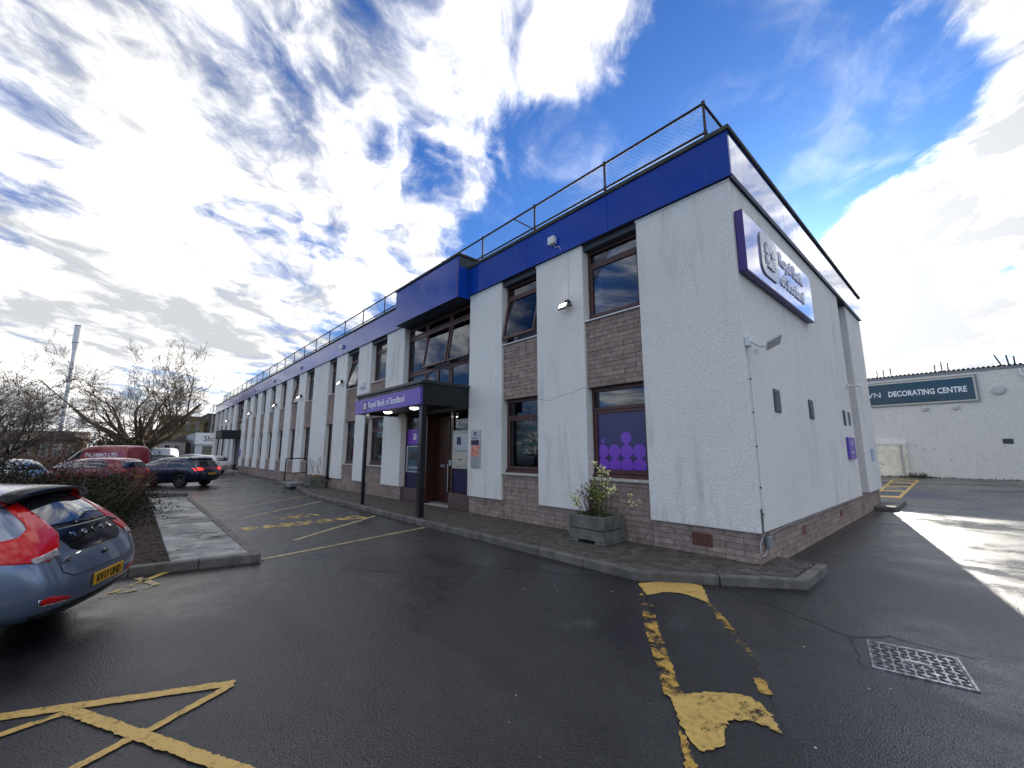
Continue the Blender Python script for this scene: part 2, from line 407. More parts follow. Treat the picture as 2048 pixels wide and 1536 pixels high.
def gloss_panel(name, base, power, lo, rough):
    """powder-coated sheet: plain colour seen face on, mirror-like at a glancing angle"""
    m = bpy.data.materials.new(name); m.use_nodes = True; t = m.node_tree; g = G(t); p = t.nodes['Principled BSDF']; out = t.nodes['Material Output']
    pos = g.n('ShaderNodeNewGeometry').outputs['Position']
    dust = g.noise(g.v('MULTIPLY', pos, (2.2, 2.2, .5)), 1.0, 6, .65); fade = g.noise(pos, .35, 3, .5)
    col = g.mix(g.step(fade, .35, .7), base, tuple(c*.82 for c in base)); col = g.mix(g.step(dust, .56, .80, 0, .22), col, (.16,.17,.20))
    ri = g.n('ShaderNodeObjectInfo').outputs['Random']; k = g.m('ADD', .93, g.m('MULTIPLY', ri, .14)); col = g.mix(1.0, col, g.xyz(k, k, k), 'MULTIPLY')
    g.put(p.inputs['Base Color'], col); p.inputs['Roughness'].default_value = .6; p.inputs['Specular IOR Level'].default_value = .1
    gl = g.n('ShaderNodeBsdfGlossy'); gl.inputs['Color'].default_value = (.92,.94,1,1); g.put(gl.inputs['Roughness'], g.step(dust, .4, .8, rough, rough*2.5))
    bn = g.n('ShaderNodeBump'); bn.inputs['Strength'].default_value = .10; bn.inputs['Distance'].default_value = .03; g.L.new(g.noise(pos, 1.3, 2, .5), bn.inputs['Height']); g.L.new(bn.outputs[0], gl.inputs['Normal'])
    lw = g.n('ShaderNodeLayerWeight'); lw.inputs['Blend'].default_value = .5
    f = g.m('ADD', g.m('MULTIPLY', g.m('POWER', lw.outputs['Facing'], power), .95), lo, clamp=True)
    mx = g.n('ShaderNodeMixShader'); g.L.new(f, mx.inputs[0]); g.L.new(p.outputs[0], mx.inputs[1]); g.L.new(gl.outputs[0], mx.inputs[2]); g.L.new(mx.outputs[0], out.inputs[0])
    M[name] = m
gloss_panel('fascia_blue', (.003,.052,.36), 4.6, .008, .10)
gloss_panel('fascia_mirror', (.003,.050,.34), 1.7, .03, .03)
gloss_panel('sign_gloss', (.30,.25,.52), 2.6, .04, .06)
def glass_mat(name, tint, refl, col=(1,1,1)):
    m = bpy.data.materials.new(name); m.use_nodes = True; t = m.node_tree; t.nodes.clear(); g = G(t)
    out = g.n('ShaderNodeOutputMaterial'); mx = g.n('ShaderNodeMixShader')
    tr = g.n('ShaderNodeBsdfTransparent'); tr.inputs[0].default_value = (*tint, 1)
    gl = g.n('ShaderNodeBsdfGlossy'); gl.inputs['Color'].default_value = (*col, 1); gl.inputs['Roughness'].default_value = .015
    bn = g.n('ShaderNodeBump'); bn.inputs['Strength'].default_value = .06; bn.inputs['Distance'].default_value = .02
    pos = g.n('ShaderNodeNewGeometry').outputs['Position']; g.L.new(g.noise(pos, .9, 2, .5), bn.inputs['Height']); g.L.new(bn.outputs[0], gl.inputs['Normal'])
    fr = g.n('ShaderNodeFresnel'); fr.inputs['IOR'].default_value = 1.5
    f = g.m('ADD', g.m('MULTIPLY', fr.outputs[0], 1.3), refl, clamp=True)
    g.L.new(f, mx.inputs[0]); g.L.new(tr.outputs[0], mx.inputs[1]); g.L.new(gl.outputs[0], mx.inputs[2]); g.L.new(mx.outputs[0], out.inputs[0])
    M[name] = m
glass_mat('glass', (.62,.64,.66), .02, (.72,.76,.82))
glass_mat('glass_clear', (.72,.74,.76), .05)

def asphalt(name, base, wet):
    m = bpy.data.materials.new(name); m.use_nodes = True; t = m.node_tree; g = G(t); p = t.nodes['Principled BSDF']
    pos = g.n('ShaderNodeNewGeometry').outputs['Position']
    big = g.noise(g.v('MULTIPLY', pos, (.75, 1.0, 1)), .34, 6, .6, .5); med = g.noise(pos, 2.6, 5, .62)
    ag = g.vor(pos, 78.0); ag2 = g.noise(pos, 95, 3, .65); ag3 = g.vor(g.v('ADD', pos, (.013, .37, 0)), 42.0)
    col = g.mix(g.step(big, .32, .68), tuple(c*1.5 for c in base), tuple(c*.62 for c in base))
    col = g.mix(g.step(med, .38, .72, 0, .4), col, tuple(c*.55 for c in base))
    col = g.mix(g.step(ag2, .55, .76, 0, .75), col, (.125,.122,.118))                      # pale chippings
    col = g.mix(g.step(ag3, .0, .13, .85, 0), col, (.19,.185,.175))
    col = g.mix(g.step(ag, .50, .80, 0, .8), col, (.006,.006,.0065))                      # pits
    track = g.noise(g.v('MULTIPLY', pos, (.16, 1.5, 1)), 1.0, 4, .5); col = g.mix(g.step(track, .56, .70, 0, .45), col, tuple(c*.45 for c in base))
    oil = g.noise(g.v('ADD', pos, (11, 5, 0)), .9, 5, .55); col = g.mix(g.step(oil, .66, .72, 0, .75), col, (.008,.008,.009))
    lite = g.noise(g.v('ADD', pos, (31, 7, 0)), 1.4, 7, .72); col = g.mix(g.step(lite, .58, .76, 0, .45), col, (.105,.104,.10))
    g.put(p.inputs['Base Color'], col)
    w = g.m('MULTIPLY', g.step(big, .36, .60), g.step(med, .28, .66, .4, 1.0))
    g.put(p.inputs['Roughness'], g.step(w, 0, 1, wet[0], wet[1], smooth=False))
    p.inputs['Specular IOR Level'].default_value = .5
    b1 = g.n('ShaderNodeBump'); g.put(b1.inputs['Strength'], g.step(w, 0, 1, .62, .25, smooth=False)); b1.inputs['Distance'].default_value = .007
    g.L.new(g.m('ADD', ag, g.m('MULTIPLY', ag2, .7)), b1.inputs['Height'])
    b2 = g.n('ShaderNodeBump'); b2.inputs['Strength'].default_value = .16; b2.inputs['Distance'].default_value = .03
    g.L.new(g.noise(pos, 1.9, 3, .5), b2.inputs['Height']); g.L.new(b1.outputs[0], b2.inputs['Normal'])
    g.L.new(b2.outputs[0], p.inputs['Normal'])
    M[name] = m
asphalt('asphalt', (.026,.026,.0265), (.42,.13))
asphalt('asphalt_dark', (.016,.016,.0165), (.5,.25))
def road_paint(name, base, wear, scale=7.0):
    m = bpy.data.materials.new(name); m.use_nodes = True; t = m.node_tree; g = G(t); p = t.nodes['Principled BSDF']; out = t.nodes['Material Output']
    pos = g.n('ShaderNodeNewGeometry').outputs['Position']
    f = g.m('ADD', g.m('MULTIPLY', g.noise(pos, scale, 8, .72), .7), g.m('MULTIPLY', g.noise(pos, 1.1, 2, .5), .3))
    chip = g.noise(pos, 95, 3, .6); f = g.m('ADD', f, g.m('MULTIPLY', g.m('SUBTRACT', chip, .5), .16))
    a = g.step(f, wear-.035, wear+.05)
    dirt = g.noise(g.v('ADD', pos, (3, 9, 0)), 22, 5, .65)
    g.put(p.inputs['Base Color'], g.mix(g.step(dirt, .45, .75, 0, .65), base, tuple(c*.35 for c in base)))
    p.inputs['Roughness'].default_value = .55
    b = g.n('ShaderNodeBump'); b.inputs['Strength'].default_value = .6; b.inputs['Distance'].default_value = .005
    g.L.new(g.noise(pos, 110, 3, .6), b.inputs['Height']); g.L.new(b.outputs[0], p.inputs['Normal'])
    tr = g.n('ShaderNodeBsdfTransparent'); mx = g.n('ShaderNodeMixShader')
    g.L.new(a, mx.inputs[0]); g.L.new(tr.outputs[0], mx.inputs[1]); g.L.new(p.outputs[0], mx.inputs[2]); g.L.new(mx.outputs[0], out.inputs[0])
    M[name] = m
road_paint('yellow_fresh', (.62,.40,.105), .36)
road_paint('yellow_worn', (.60,.40,.10), .455, 5.0)
road_paint('yellow_vworn', (.56,.34,.06), .52, 6.0)
road_paint('yellow_pale', (.48,.38,.19), .44, 9.0)

# ================================================================== STRUCTURE: road, pavement, island
RZ = -0.12
def flat(pts, z): return [(x, y, z) for x, y in pts]
road = MB().poly(flat([(-420,-320),(320,-320),(320,420),(-420,420)], RZ)).build('road', 'asphalt'); tag(road, kind='structure')
def strip(a, b, w, z):                                     # flat ribbon between two ground points
    a, b = Vector(a), Vector(b); n = (b-a).normalized(); n = Vector((-n.y, n.x))*w/2
    return flat([(a.x-n.x,a.y-n.y),(b.x-n.x,b.y-n.y),(b.x+n.x,b.y+n.y),(a.x+n.x,a.y+n.y)], z)
PZ = RZ+.004
_rg = random.Random(77)
def ragged(pts, amp=.006, step=.022):                    # worn, uneven paint edge
    out = []
    for i in range(len(pts)):
        a, b = Vector(pts[i][:2]), Vector(pts[(i+1) % len(pts)][:2]); n = max(1, int((b-a).length/step))
        for k in range(n):
            p = a.lerp(b, k/n); out.append((p.x+_rg.gauss(0,amp), p.y+_rg.gauss(0,amp)))
    return out
def pline(a, b, w=.1, m='yellow_pale', z=PZ): return MB().poly(flat(ragged(strip(a, b, w, z), .003), z)).build('painted_line', m, road)
def ppoly(pts, m, z=PZ, name='painted_line'): return MB().poly(flat(ragged(pts), z)).build(name, m, road)
# bay lines beside the kerb
pline((-5.75,-5.05),(-6.52,-1.62),.095,'yellow_pale'); pline((-7.0,-4.25),(-8.95,-1.72),.10,'yellow_pale')
pline((-10.9,-4.45),(-13.55,-1.62),.10,'yellow_pale'); pline((-12.8,-4.75),(-15.7,-1.62),.09,'yellow_pale'); pline((-14.6,-4.7),(-17.0,-2.2),.08,'yellow_pale')
pline((-40.5,-1.6),(-38.0,-1.6),.4,'yellow_pale')
# NO PARKING lettering, read from the car park
LEX = Vector((-.02,1.0,0)); LEY = Vector((-.86,-.12,0))
def road_text(s, o, size, sx, m, bold=.012):
    me = text_mesh(s, size, 0, sx, 'LEFT', bold)
    ex, ey = LEX.copy(), LEY.copy()
    for q in me.vertices:
        c = Vector(o) + ex*q.co.x + ey*q.co.y; q.co = (c.x, c.y, PZ)
    me.name = 'painted_lettering'; return link('painted_lettering', me, m, road)
road_text('NO', (-9.95,-3.80,0), .95, .70, 'yellow_worn', .03)
road_text('PARKING', (-8.75,-4.75,0), .85, .78, 'yellow_worn', .03)
# old trench, its worn yellow box, crack and the bar at the kerb
ppoly([(-.98,-1.64),(-.06,-1.68),(.42,-2.2),(.80,-2.83),(1.10,-3.4),(1.42,-3.9),(2.1,-5.2),(1.5,-5.9),(.95,-4.4),(.55,-3.72),(.1,-3.1),(-.5,-2.25)], 'asphalt_dark', RZ+.003, 'asphalt_patch')
PY = RZ+.008
def arc(pts): return pts
ppoly([(-1.0,-1.66),(-.86,-1.40),(-.68,-1.22),(-.52,-1.14),(-.40,-1.13),(-.22,-1.40),(-.06,-1.70),(-.18,-1.66),(-.34,-1.60),(-.48,-1.62),(-.60,-1.72),(-.68,-1.98),(-.80,-1.86)], 'yellow_fresh', PY)
ppoly([(-.78,-1.98),(-.62,-2.00),(-.08,-2.80),(.30,-3.30),(.58,-3.68),(.50,-3.78),(.20,-3.38),(-.20,-2.86)], 'yellow_vworn', PY)
ppoly([(-.10,-1.68),(-.02,-1.72),(.30,-2.10),(.66,-2.58),(1.02,-3.22),(.96,-3.26),(.58,-2.64),(.2,-2.12)], 'yellow_vworn', PY)
ppoly([(.50,-3.74),(.60,-3.66),(.70,-3.52),(.82,-3.40),(.94,-3.36),(1.06,-3.44),(1.20,-3.64),(1.10,-3.64),(1.0,-3.66),(.92,-3.74),(.95,-3.88),(1.0,-4.0),(.94,-4.16),(.84,-4.12),(.74,-4.02)], 'yellow_worn', PY+.002)
ppoly([(.74,-4.05),(.84,-4.14),(1.0,-4.34),(.94,-4.38)], 'yellow_vworn', PY)
# hatched bay, front left
def rib(pts, w, m, z=PY):
    for a, b in zip(pts[:-1], pts[1:]): MB().poly(flat(ragged(strip(a, b, w, z), .0035), z)).build('painted_line', m, road)
rib([(-2.62,-7.95),(-2.12,-6.88)], .095, 'yellow_fresh'); rib([(-2.13,-6.90),(-1.74,-6.04)], .09, 'yellow_fresh', PY+.001)
rib([(-1.72,-6.05),(-1.46,-6.53)], .062, 'yellow_fresh', PY+.002); rib([(-1.46,-6.56),(-1.10,-7.30)], .06, 'yellow_fresh', PY+.002)
rib([(-2.10,-6.93),(-1.47,-6.59)], .085, 'yellow_fresh', PY+.003); rib([(-1.49,-6.60),(-.10,-5.86)], .085, 'yellow_fresh', PY+.004)
rib([(-2.06,-6.95),(-1.98,-7.40)], .06, 'yellow_fresh', PY+.002)
rib([(-5.0,-6.9),(-6.12,-6.02)], .09, 'yellow_worn'); rib([(-5.75,-6.55),(-5.16,-6.36)], .09, 'yellow_pale'); rib([(-5.16,-6.36),(-5.06,-6.75)], .09, 'yellow_pale', PY+.002)
# ladder marking by the back wall
for a, b in (((-.70,14.6),(-1.55,29.0)), ((0.02,14.6),(-.42,29.0))): pline(a, b, .12, 'yellow_fresh')
for i in range(5):
    y = 15.0+i*3.4; k = (y-14.6)/14.4; pline((-.70-.85*k, y), (.02-.44*k, y+.25), .8, 'yellow_fresh', PZ+.002)
# cracks
def crack(pts, w=.014):
    b = MB()
    rr = random.Random(len(pts)); P = [Vector(p) for p in pts]; Q = []
    for a, c in zip(P[:-1], P[1:]):
        n = max(2, int((c-a).length/.12))
        for i in range(n): Q.append(a.lerp(c, i/n) + Vector((rr.uniform(-.015,.015), rr.uniform(-.015,.015))))
    Q.append(P[-1])
    for a, c in zip(Q[:-1], Q[1:]): b.poly(strip(a, c, w*rr.uniform(.5,1.3), RZ+.0025))
    b.build('crack', 'trim_black', road)
crack([(-.09,-1.04),(.49,-1.26),(1.2,-1.60)]); crack([(1.2,-1.6),(1.45,-1.30),(1.99,-1.33)], .03); crack([(-5.6,-4.3),(-3.5,-3.0),(-2.2,-2.1),(-1.1,-1.62)], .010); crack([(1.38,-2.22),(1.2,-1.62)], .02)
# grit and litter specks
gr = MB(); rr = random.Random(4)
for i in range(90):
    x, y = rr.uniform(-9,2.4), rr.uniform(-6.2,-1.7); s = rr.uniform(.002,.007)
    gr.obox((x,y,RZ+s*.4), (1,.3,0), (-.3,1,0), (0,0,1), s, s*.8, s*.5)
tag(gr.build('grit', 'sill_stone'), kind='stuff')

# leaf litter and grit gathered along the kerb and the wall foot
db = MB(); rr = random.Random(9)
def scatter(a, b, n, off, z, smax):
    a, b = Vector(a), Vector(b); d = (b-a).normalized(); nn = Vector((-d.y, d.x))
    for i in range(n):
        c = a.lerp(b, rr.random()) + nn*(off*abs(rr.gauss(0,1))); s_ = rr.uniform(.004, smax); t_ = rr.uniform(0,6.28)
        db.obox((c.x,c.y,z+s_*.2), (math.cos(t_),math.sin(t_),rr.uniform(-.2,.2)), (-math.sin(t_),math.cos(t_),0), (0,0,1), s_, s_*rr.uniform(.3,.8), s_*.18)
scatter((.60,-.30),(-1.06,-1.58), 130, -.03, RZ, .016); scatter((-1.06,-1.58),(-15,-1.58), 700, -.04, RZ, .016); scatter((-.08,.04),(-9,.04), 380, -.03, .002, .012); scatter((-5.6,-5.06),(-15,-5.04), 260, .05, RZ, .016); scatter((-6.0,-6.6),(-5.55,-5.1), 90, -.05, RZ, .016)
tag(db.build('leaf_litter', 'leaf_brown', fixn=False), kind='stuff')
MB().poly(flat(ragged([(-4.9,-3.6),(-3.2,-2.5),(-2.7,-3.2),(-4.4,-4.3)], .006), RZ+.0022)).build('asphalt_patch', 'asphalt_dark', road)
# ---- pavement with kerb stones and block paving
pavement = MB().prism([(.44,.74),(.44,-.22),(-1.1,-1.41),(-15.2,-1.41),(-21.5,-.50),(-24.3,-.50),(-24.3,.40),(-.40,.40),(-.40,.74)], RZ-.02, -.010).build('pavement', 'paving_joint'); tag(pavement, kind='structure')
kerb_line = [(.57,.80),(.57,-.30),(-1.06,-1.55),(-15.2,-1.55),(-21.5,-.64),(-24.4,-.64)]
def stones(poly, name, m, parent, width, ztop, zbot, length, inner=1, rad=.022):
    rr = random.Random(7)
    for (a, b) in zip(poly[:-1], poly[1:]):
        a, b = Vector(a), Vector(b); d = b-a; Ln = d.length; d /= Ln; n = Vector((-d.y, d.x))*inner
        k = max(1, round(Ln/length)); st = Ln/k
        for i in range(k):
            c = a + d*(st*(i+.5)) + n*(width/2)
            o = MB().obox((c.x+rr.uniform(-.004,.004), c.y, (ztop+zbot)/2+rr.uniform(-.004,.004)), (d.x,d.y,0), (-d.y,d.x,0), (0,0,1), st/2-.004, width/2, (ztop-zbot)/2).build(name, m, parent, bevel=rad, seg=3)
stones(kerb_line, 'kerb_stone', 'kerb', pavement, .13, .003, RZ-.05, .92, inner=-1)
def clip(poly, clipper):
    out = poly
    for i in range(len(clipper)):
        a, b = clipper[i], clipper[(i+1) % len(clipper)]; inp, out = out, []
        if not inp: return []
        side = lambda p: (b[0]-a[0])*(p[1]-a[1]) - (b[1]-a[1])*(p[0]-a[0])
        for j in range(len(inp)):
            p, q = inp[j-1], inp[j]; sp, sq = side(p), side(q)
            if (sp >= 0) != (sq >= 0):
                t = sp/(sp-sq); out.append((p[0]+(q[0]-p[0])*t, p[1]+(q[1]-p[1])*t))
            if sq >= 0: out.append(q)
    return out
main_poly = [(-15.15,-1.415),(-1.10,-1.415),(.435,-.24),(.435,.066),(-15.15,.066)]
mid_poly = [(-21.45,-.505),(-15.15,-1.415),(-15.15,.066),(-21.45,.066)]
end_poly = [(-24.2,-.505),(-21.45,-.505),(-21.45,.066),(-24.2,.066)]
side_poly = [(-.062,.066),(.435,.066),(.435,.79),(-.062,.79)]
blocks = []
for reg in (main_poly, mid_poly, end_poly, side_poly):
    xs = [p[0] for p in reg]; ys = [p[1] for p in reg]; row = 0; y = -1.42
    while y < max(ys):
        x = math.floor(min(xs)/.204)*.204 + (.102 if row % 2 else 0) - .204
        while x < max(xs):
            c = clip([(x+.003,y+.003),(x+.201,y+.003),(x+.201,y+.099),(x+.003,y+.099)], reg)
            if len(c) > 2:
                ar = abs(sum(c[i-1][0]*c[i][1]-c[i][0]*c[i-1][1] for i in range(len(c))))/2
                if ar > .0025: blocks.append((c, ar))
            x += .204
        y += .102; row += 1
blocks.sort(key=lambda q: (q[0][0][0]-CAMP.x)**2 + (q[0][0][1]-CAMP.y)**2)
rr = random.Random(2); mesh_pav = {}
mass = MB()
for i, (c, ar) in enumerate(blocks):
    dz = rr.uniform(-.003,.004)
    if i < 290:
        full = ar > .0186
        cx, cy = c[0] if not full else (min(p[0] for p in c), min(p[1] for p in c))
        if full and 'f' in mesh_pav:
            o = bpy.data.objects.new('paviour', mesh_pav['f']); COL.objects.link(o); o.parent = pavement
        else:
            b = MB(); mn = (min(p[0] for p in c), min(p[1] for p in c)); cx, cy = mn
            n = len(c); mid = (sum(p[0] for p in c)/n, sum(p[1] for p in c)/n)
            top = [(mid[0]+(p[0]-mid[0])*.965-cx, mid[1]+(p[1]-mid[1])*.94-cy, 0) for p in c]
            low = [(p[0]-cx, p[1]-cy, -.006) for p in c]; bot = [(p[0]-cx, p[1]-cy, -.03) for p in c]
            b.v = top+low+bot; b.f = [tuple(range(n))]
            for k in range(n):
                j = (k+1) % n; b.f += [(n+k,n+j,j,k),(2*n+k,2*n+j,n+j,n+k)]
            o = b.build('paviour', 'paviour', pavement)
            if full: mesh_pav['f'] = o.data
        o.location = (cx, cy, dz)
    else: mass.prism(c, -.03, dz)
tag(mass.build('block_paving', 'paviour', pavement, fixn=False), kind='stuff')

# ---- planting island
island = MB().prism([(-5.75,-5.22),(-6.02,-6.68),(-8.4,-15.5),(-23,-15.5),(-23,-6.2),(-18.9,-6.0),(-17.1,-5.22)], RZ-.02, -.03).build('planting_bed', 'soil'); tag(island, kind='structure')
stones([(-5.62,-5.10),(-17.2,-5.08)], 'kerb_stone', 'kerb', island, .13, .01, RZ-.05, .92, inner=1)
stones([(-5.92,-6.66),(-5.62,-5.10)], 'kerb_stone', 'kerb', island, .13, .012, RZ-.05, .80, inner=1)
stones([(-8.3,-15.5),(-5.92,-6.66)], 'kerb_stone', 'kerb', island, .13, .01, RZ-.05, .92, inner=1)
stones([(-18.6,-5.0),(-20.6,-6.6)], 'kerb_stone', 'kerb', island, .2, .03, RZ-.05, 1.0, inner=1)
rr = random.Random(11); x = -5.80
while x > -16.6:
    w = rr.choice((.62,.75,.90,.60)); x1 = x-w+.040; sk = .14
    y0, y1 = -5.235, -6.20
    MB().prism([(x,y0),(x1,y0),(x1-sk,y1),(x-sk,y1)], -.035, .004+rr.uniform(-.006,.006)).build('paving_slab', 'concrete_slab', island, bevel=.006)
    x -= w
ch = MB()
for i in range(900):
    X, Y = rr.uniform(-11.5,-6.2), rr.uniform(-8.6,-6.25); s = rr.uniform(.006,.028)
    a = rr.uniform(0, 6.28); ch.obox((X,Y,-.028+s*.25), (math.cos(a),math.sin(a),.15), (-math.sin(a),math.cos(a),.1), (-.1,0,1), s, s*.6, s*.3)
tag(ch.build('bark_chippings', 'leaf_brown', island), kind='stuff')

# ================================================================== THE BANK
bank = thing('bank_building', 'long two-storey white roughcast office with brown stone infill and blue fascia', 'building', (-28, 5.7, 0))
PAN = [(-1.73,0),(-4.44,-3.05),(-7.12,-5.72),(-12.45,-11.05),(-15.14,-13.87),(-17.80,-16.42),(-21.13,-18.83),(-23.85,-22.5),(-26.56,-25.18),(-29.27,-27.88),(-32.0,-30.6),(-34.75,-33.36),(-37.5,-36.08),(-40.3,-38.88),(-45.2,-43.7),(-48.1,-46.6),(-51.0,-49.5),(-53.9,-52.4),(-57.2,-55.3)]
ZT, ZB, D = 6.05, .435, .35
def panel(x0, x1, y0, y1): return MB().box(x0, x1, y0, y1, ZB, ZT).build('rendered_panel', 'render_white', bank, bevel=.012, seg=2)
for i, (a, b) in enumerate(PAN):
    if i == 0:   # the corner panel wraps round to the side wall
        MB().prism([(a,0),(0,0),(0,7.9),(-D,7.9),(-D,D),(a,D)], ZB, ZT).build('rendered_panel', 'render_white', bank, bevel=.015, seg=2)
    else: panel(a, b, 0, D)
panel(-D, 0, 9.05, 11.4)
# pale drip bead under the fascia, one to each panel
for a, b in PAN: MB().box(a-.01, b+.012, -.012, -.0015, ZT-.05, ZT-.012).build('drip_bead', 'white_plastic', bank)
# masonry: mortar backing with the blocks proud of it
BY = .07
walls = []      # (u0,u1,z0,z1, side?)
bays = [(PAN[i+1][1], PAN[i][0]) for i in range(len(PAN)-1)]
ENT = (bays[2], bays[13])
DOORBAY = bays[5]
SILL_L, HEAD_L, SILL_U, HEAD_U = 1.10, 2.88, 4.34, 5.97
backs = []
def wallbox(x0, x1, z0, z1): backs.append((x0, x1, BY+.012, D, z0, z1)); walls.append((x0, x1, z0, z1, 0))
for a, b in PAN: wallbox(a, b-(.09 if b == 0 else 0), RZ if a < -24 else -.02, ZB-.001)
for q in bays:
    if q in ENT: continue
    lo = RZ if q[0] < -24 else -.02
    if q != DOORBAY: wallbox(q[0], q[1], lo, SILL_L-.05)
    wallbox(q[0], q[1], HEAD_L+.02, SILL_U-.03)
    if q == DOORBAY: wallbox(q[0], q[1], lo, .30)
# side wall plinth and the narrow bay
backs.append((-D, -BY-.012, D+.001, 11.33, RZ, ZB-.001)); backs.append((-.0899, -BY-.012, BY+.012, D, RZ, ZB-.001)); walls.append((BY, 11.33, RZ, ZB-.001, 1))
backs.append((-D, -.30, 7.9, 9.05, ZB, 4.2)); walls.append((7.9, 9.05, ZB, 4.2, 2))
masonry = MB().box(*backs[0]).build('stone_wall', 'mortar', bank)
for q in backs[1:]: MB().box(*q).build('wall_backing', 'mortar', masonry)
recs = []; rr = random.Random(5)
CH, BL = .0965, .54
for (u0, u1, z0, z1, sd) in walls:
    n = max(1, round((z1-z0)/CH)); ch = (z1-z0)/n
    for k in range(n):
        row = round((z0+k*ch)/CH); off = (row % 2)*BL/2
        u = math.floor((u0-off)/BL)*BL + off
        while u < u1:
            p, q = max(u, u0), min(u+BL, u1)
            if q-p > .05: recs.append((p+.004, q-.004, z0+k*ch+.004, z0+(k+1)*ch-.004, sd))
            u += BL
def bdist(r):
    c = ((r[0]+r[1])/2, BY) if r[4] == 0 else (0, (r[0]+r[1])/2)
    vis = 1.0 if r[4] == 0 else .55
    return -((r[1]-r[0])*vis/((c[0]-CAMP.x)**2+(c[1]-CAMP.y)**2))
recs.sort(key=bdist); mesh_b = {}; mb = MB()
def bbox(r, b=None):
    b = b or MB(); j = rr.uniform(0,.004)
    if r[4] == 0: return b.box(r[0], r[1], BY-j, BY+.03, r[2], r[3])
    x = -BY if r[4] == 1 else -.288
    return b.box(x-.03, x+j, r[0], r[1], r[2], r[3])
for i, r in enumerate(recs):
    if i < 290:
        key = (r[4] == 0, round(r[1]-r[0], 2), round(r[3]-r[2], 3))
        W = WL[bank.name]; cx, cz = (r[0]+r[1])/2, (r[2]+r[3])/2
        loc = (cx-W.x, BY-W.y, cz-W.z) if r[4] == 0 else ((-BY if r[4] == 1 else -.288)-W.x, cx-W.y, cz-W.z)
        if key not in mesh_b:
            h, l = key[2]/2, key[1]/2; b = MB()
            (b.box(-l, l, 0, .03, -h, h) if key[0] else b.box(-.03, 0, -l, l, -h, h))
            o = b.build('brick', 'brick'); mesh_b[key] = o.data
            o.parent = masonry
        else:
            o = bpy.data.objects.new('brick', mesh_b[key]); COL.objects.link(o); o.parent = masonry
        o.location = Vector(loc) + (Vector((0,-rr.uniform(0,.004),0)) if key[0] else Vector((rr.uniform(0,.004),0,0)))
    else: bbox(r, mb)
tag(mb.build('brickwork', 'brick_mass', masonry, fixn=False), kind='stuff')

# ---- windows
FY = .20
def window(x0, x1, z0, z1, zt, tilt=0.0, blind=.0, curtain=False, lower=False, vinyl=False, glass='glass'):
    f = .055; b = MB()
    b.box(x0, x0+f, FY, FY+.09, z0, z1).box(x1-f, x1, FY, FY+.09, z0, z1).box(x0+f, x1-f, FY, FY+.09, z1-f*1.2, z1).box(x0+f, x1-f, FY, FY+.09, z0, z0+f*1.3)
    b.box(x0+f, x1-f, FY-.005, FY+.09, zt-.035, zt+.035)
    w = b.build('window', 'frame_brown', bank, bevel=.006)
    MB().box(x0+f, x1-f, FY+.035, FY+.045, zt+.035, z1-f*1.2).build('pane', glass, w)
    # casement: opens outwards at the foot
    c = MB(); k = .06; ca, cb, cz0, cz1 = x0+f+.004, x1-f-.004, z0+f*1.3+.004, zt-.039; yo = FY-.015
    c.box(ca, ca+k, yo, yo+.06, cz0, cz1).box(cb-k, cb, yo, yo+.06, cz0, cz1).box(ca+k, cb-k, yo, yo+.06, cz0, cz0+k*1.2).box(ca+k, cb-k, yo, yo+.06, cz1-k, cz1)
    pn = MB().box(ca+k, cb-k, yo+.028, yo+.036, cz0+k*1.2, cz1-k)
    if tilt:
        X = Matrix.Translation((0, yo, cz1)) @ Matrix.Rotation(-tilt, 4, 'X') @ Matrix.Translation((0, -yo, -cz1)); c.xf(X); pn.xf(X)
    c.build('casement', 'frame_brown', w, bevel=.005)
    pn.build('pane', 'vinyl_navy' if vinyl else glass, w)
    if lower: MB().box(x0, x1, .012, FY+.02, z0-.055, z0-.002).build('sill', 'sill_stone', w, bevel=.006)
    else: MB().box(x0-.0, x1, .02, FY+.02, z0-.03, z0-.004).build('sill', 'white_plastic', w)
    if lower: MB().box(x0+.0, x1, FY-.055, FY-.002, z0, z0+.06).build('sub_sill', 'frame_brown', w, bevel=.005)
    if blind: MB().box(x0+f+.03, x1-f-.03, FY+.16, FY+.165, z1-(z1-z0)*blind, z1-.05).build('blind', 'blind', w)
    if not lower: MB().box(x0+f, x1-f, FY+.20, FY+.205, z0+.05, zt-.03).build('net_blind', 'net_blind', w)
    if curtain: MB().box(x0+.10, x0+.26, FY+.14, FY+.15, z0+.05, z1-.4).build('curtain', 'blind', w)
    return w
rr = random.Random(21)
TILTS = {1: R(12), 4: R(11)}
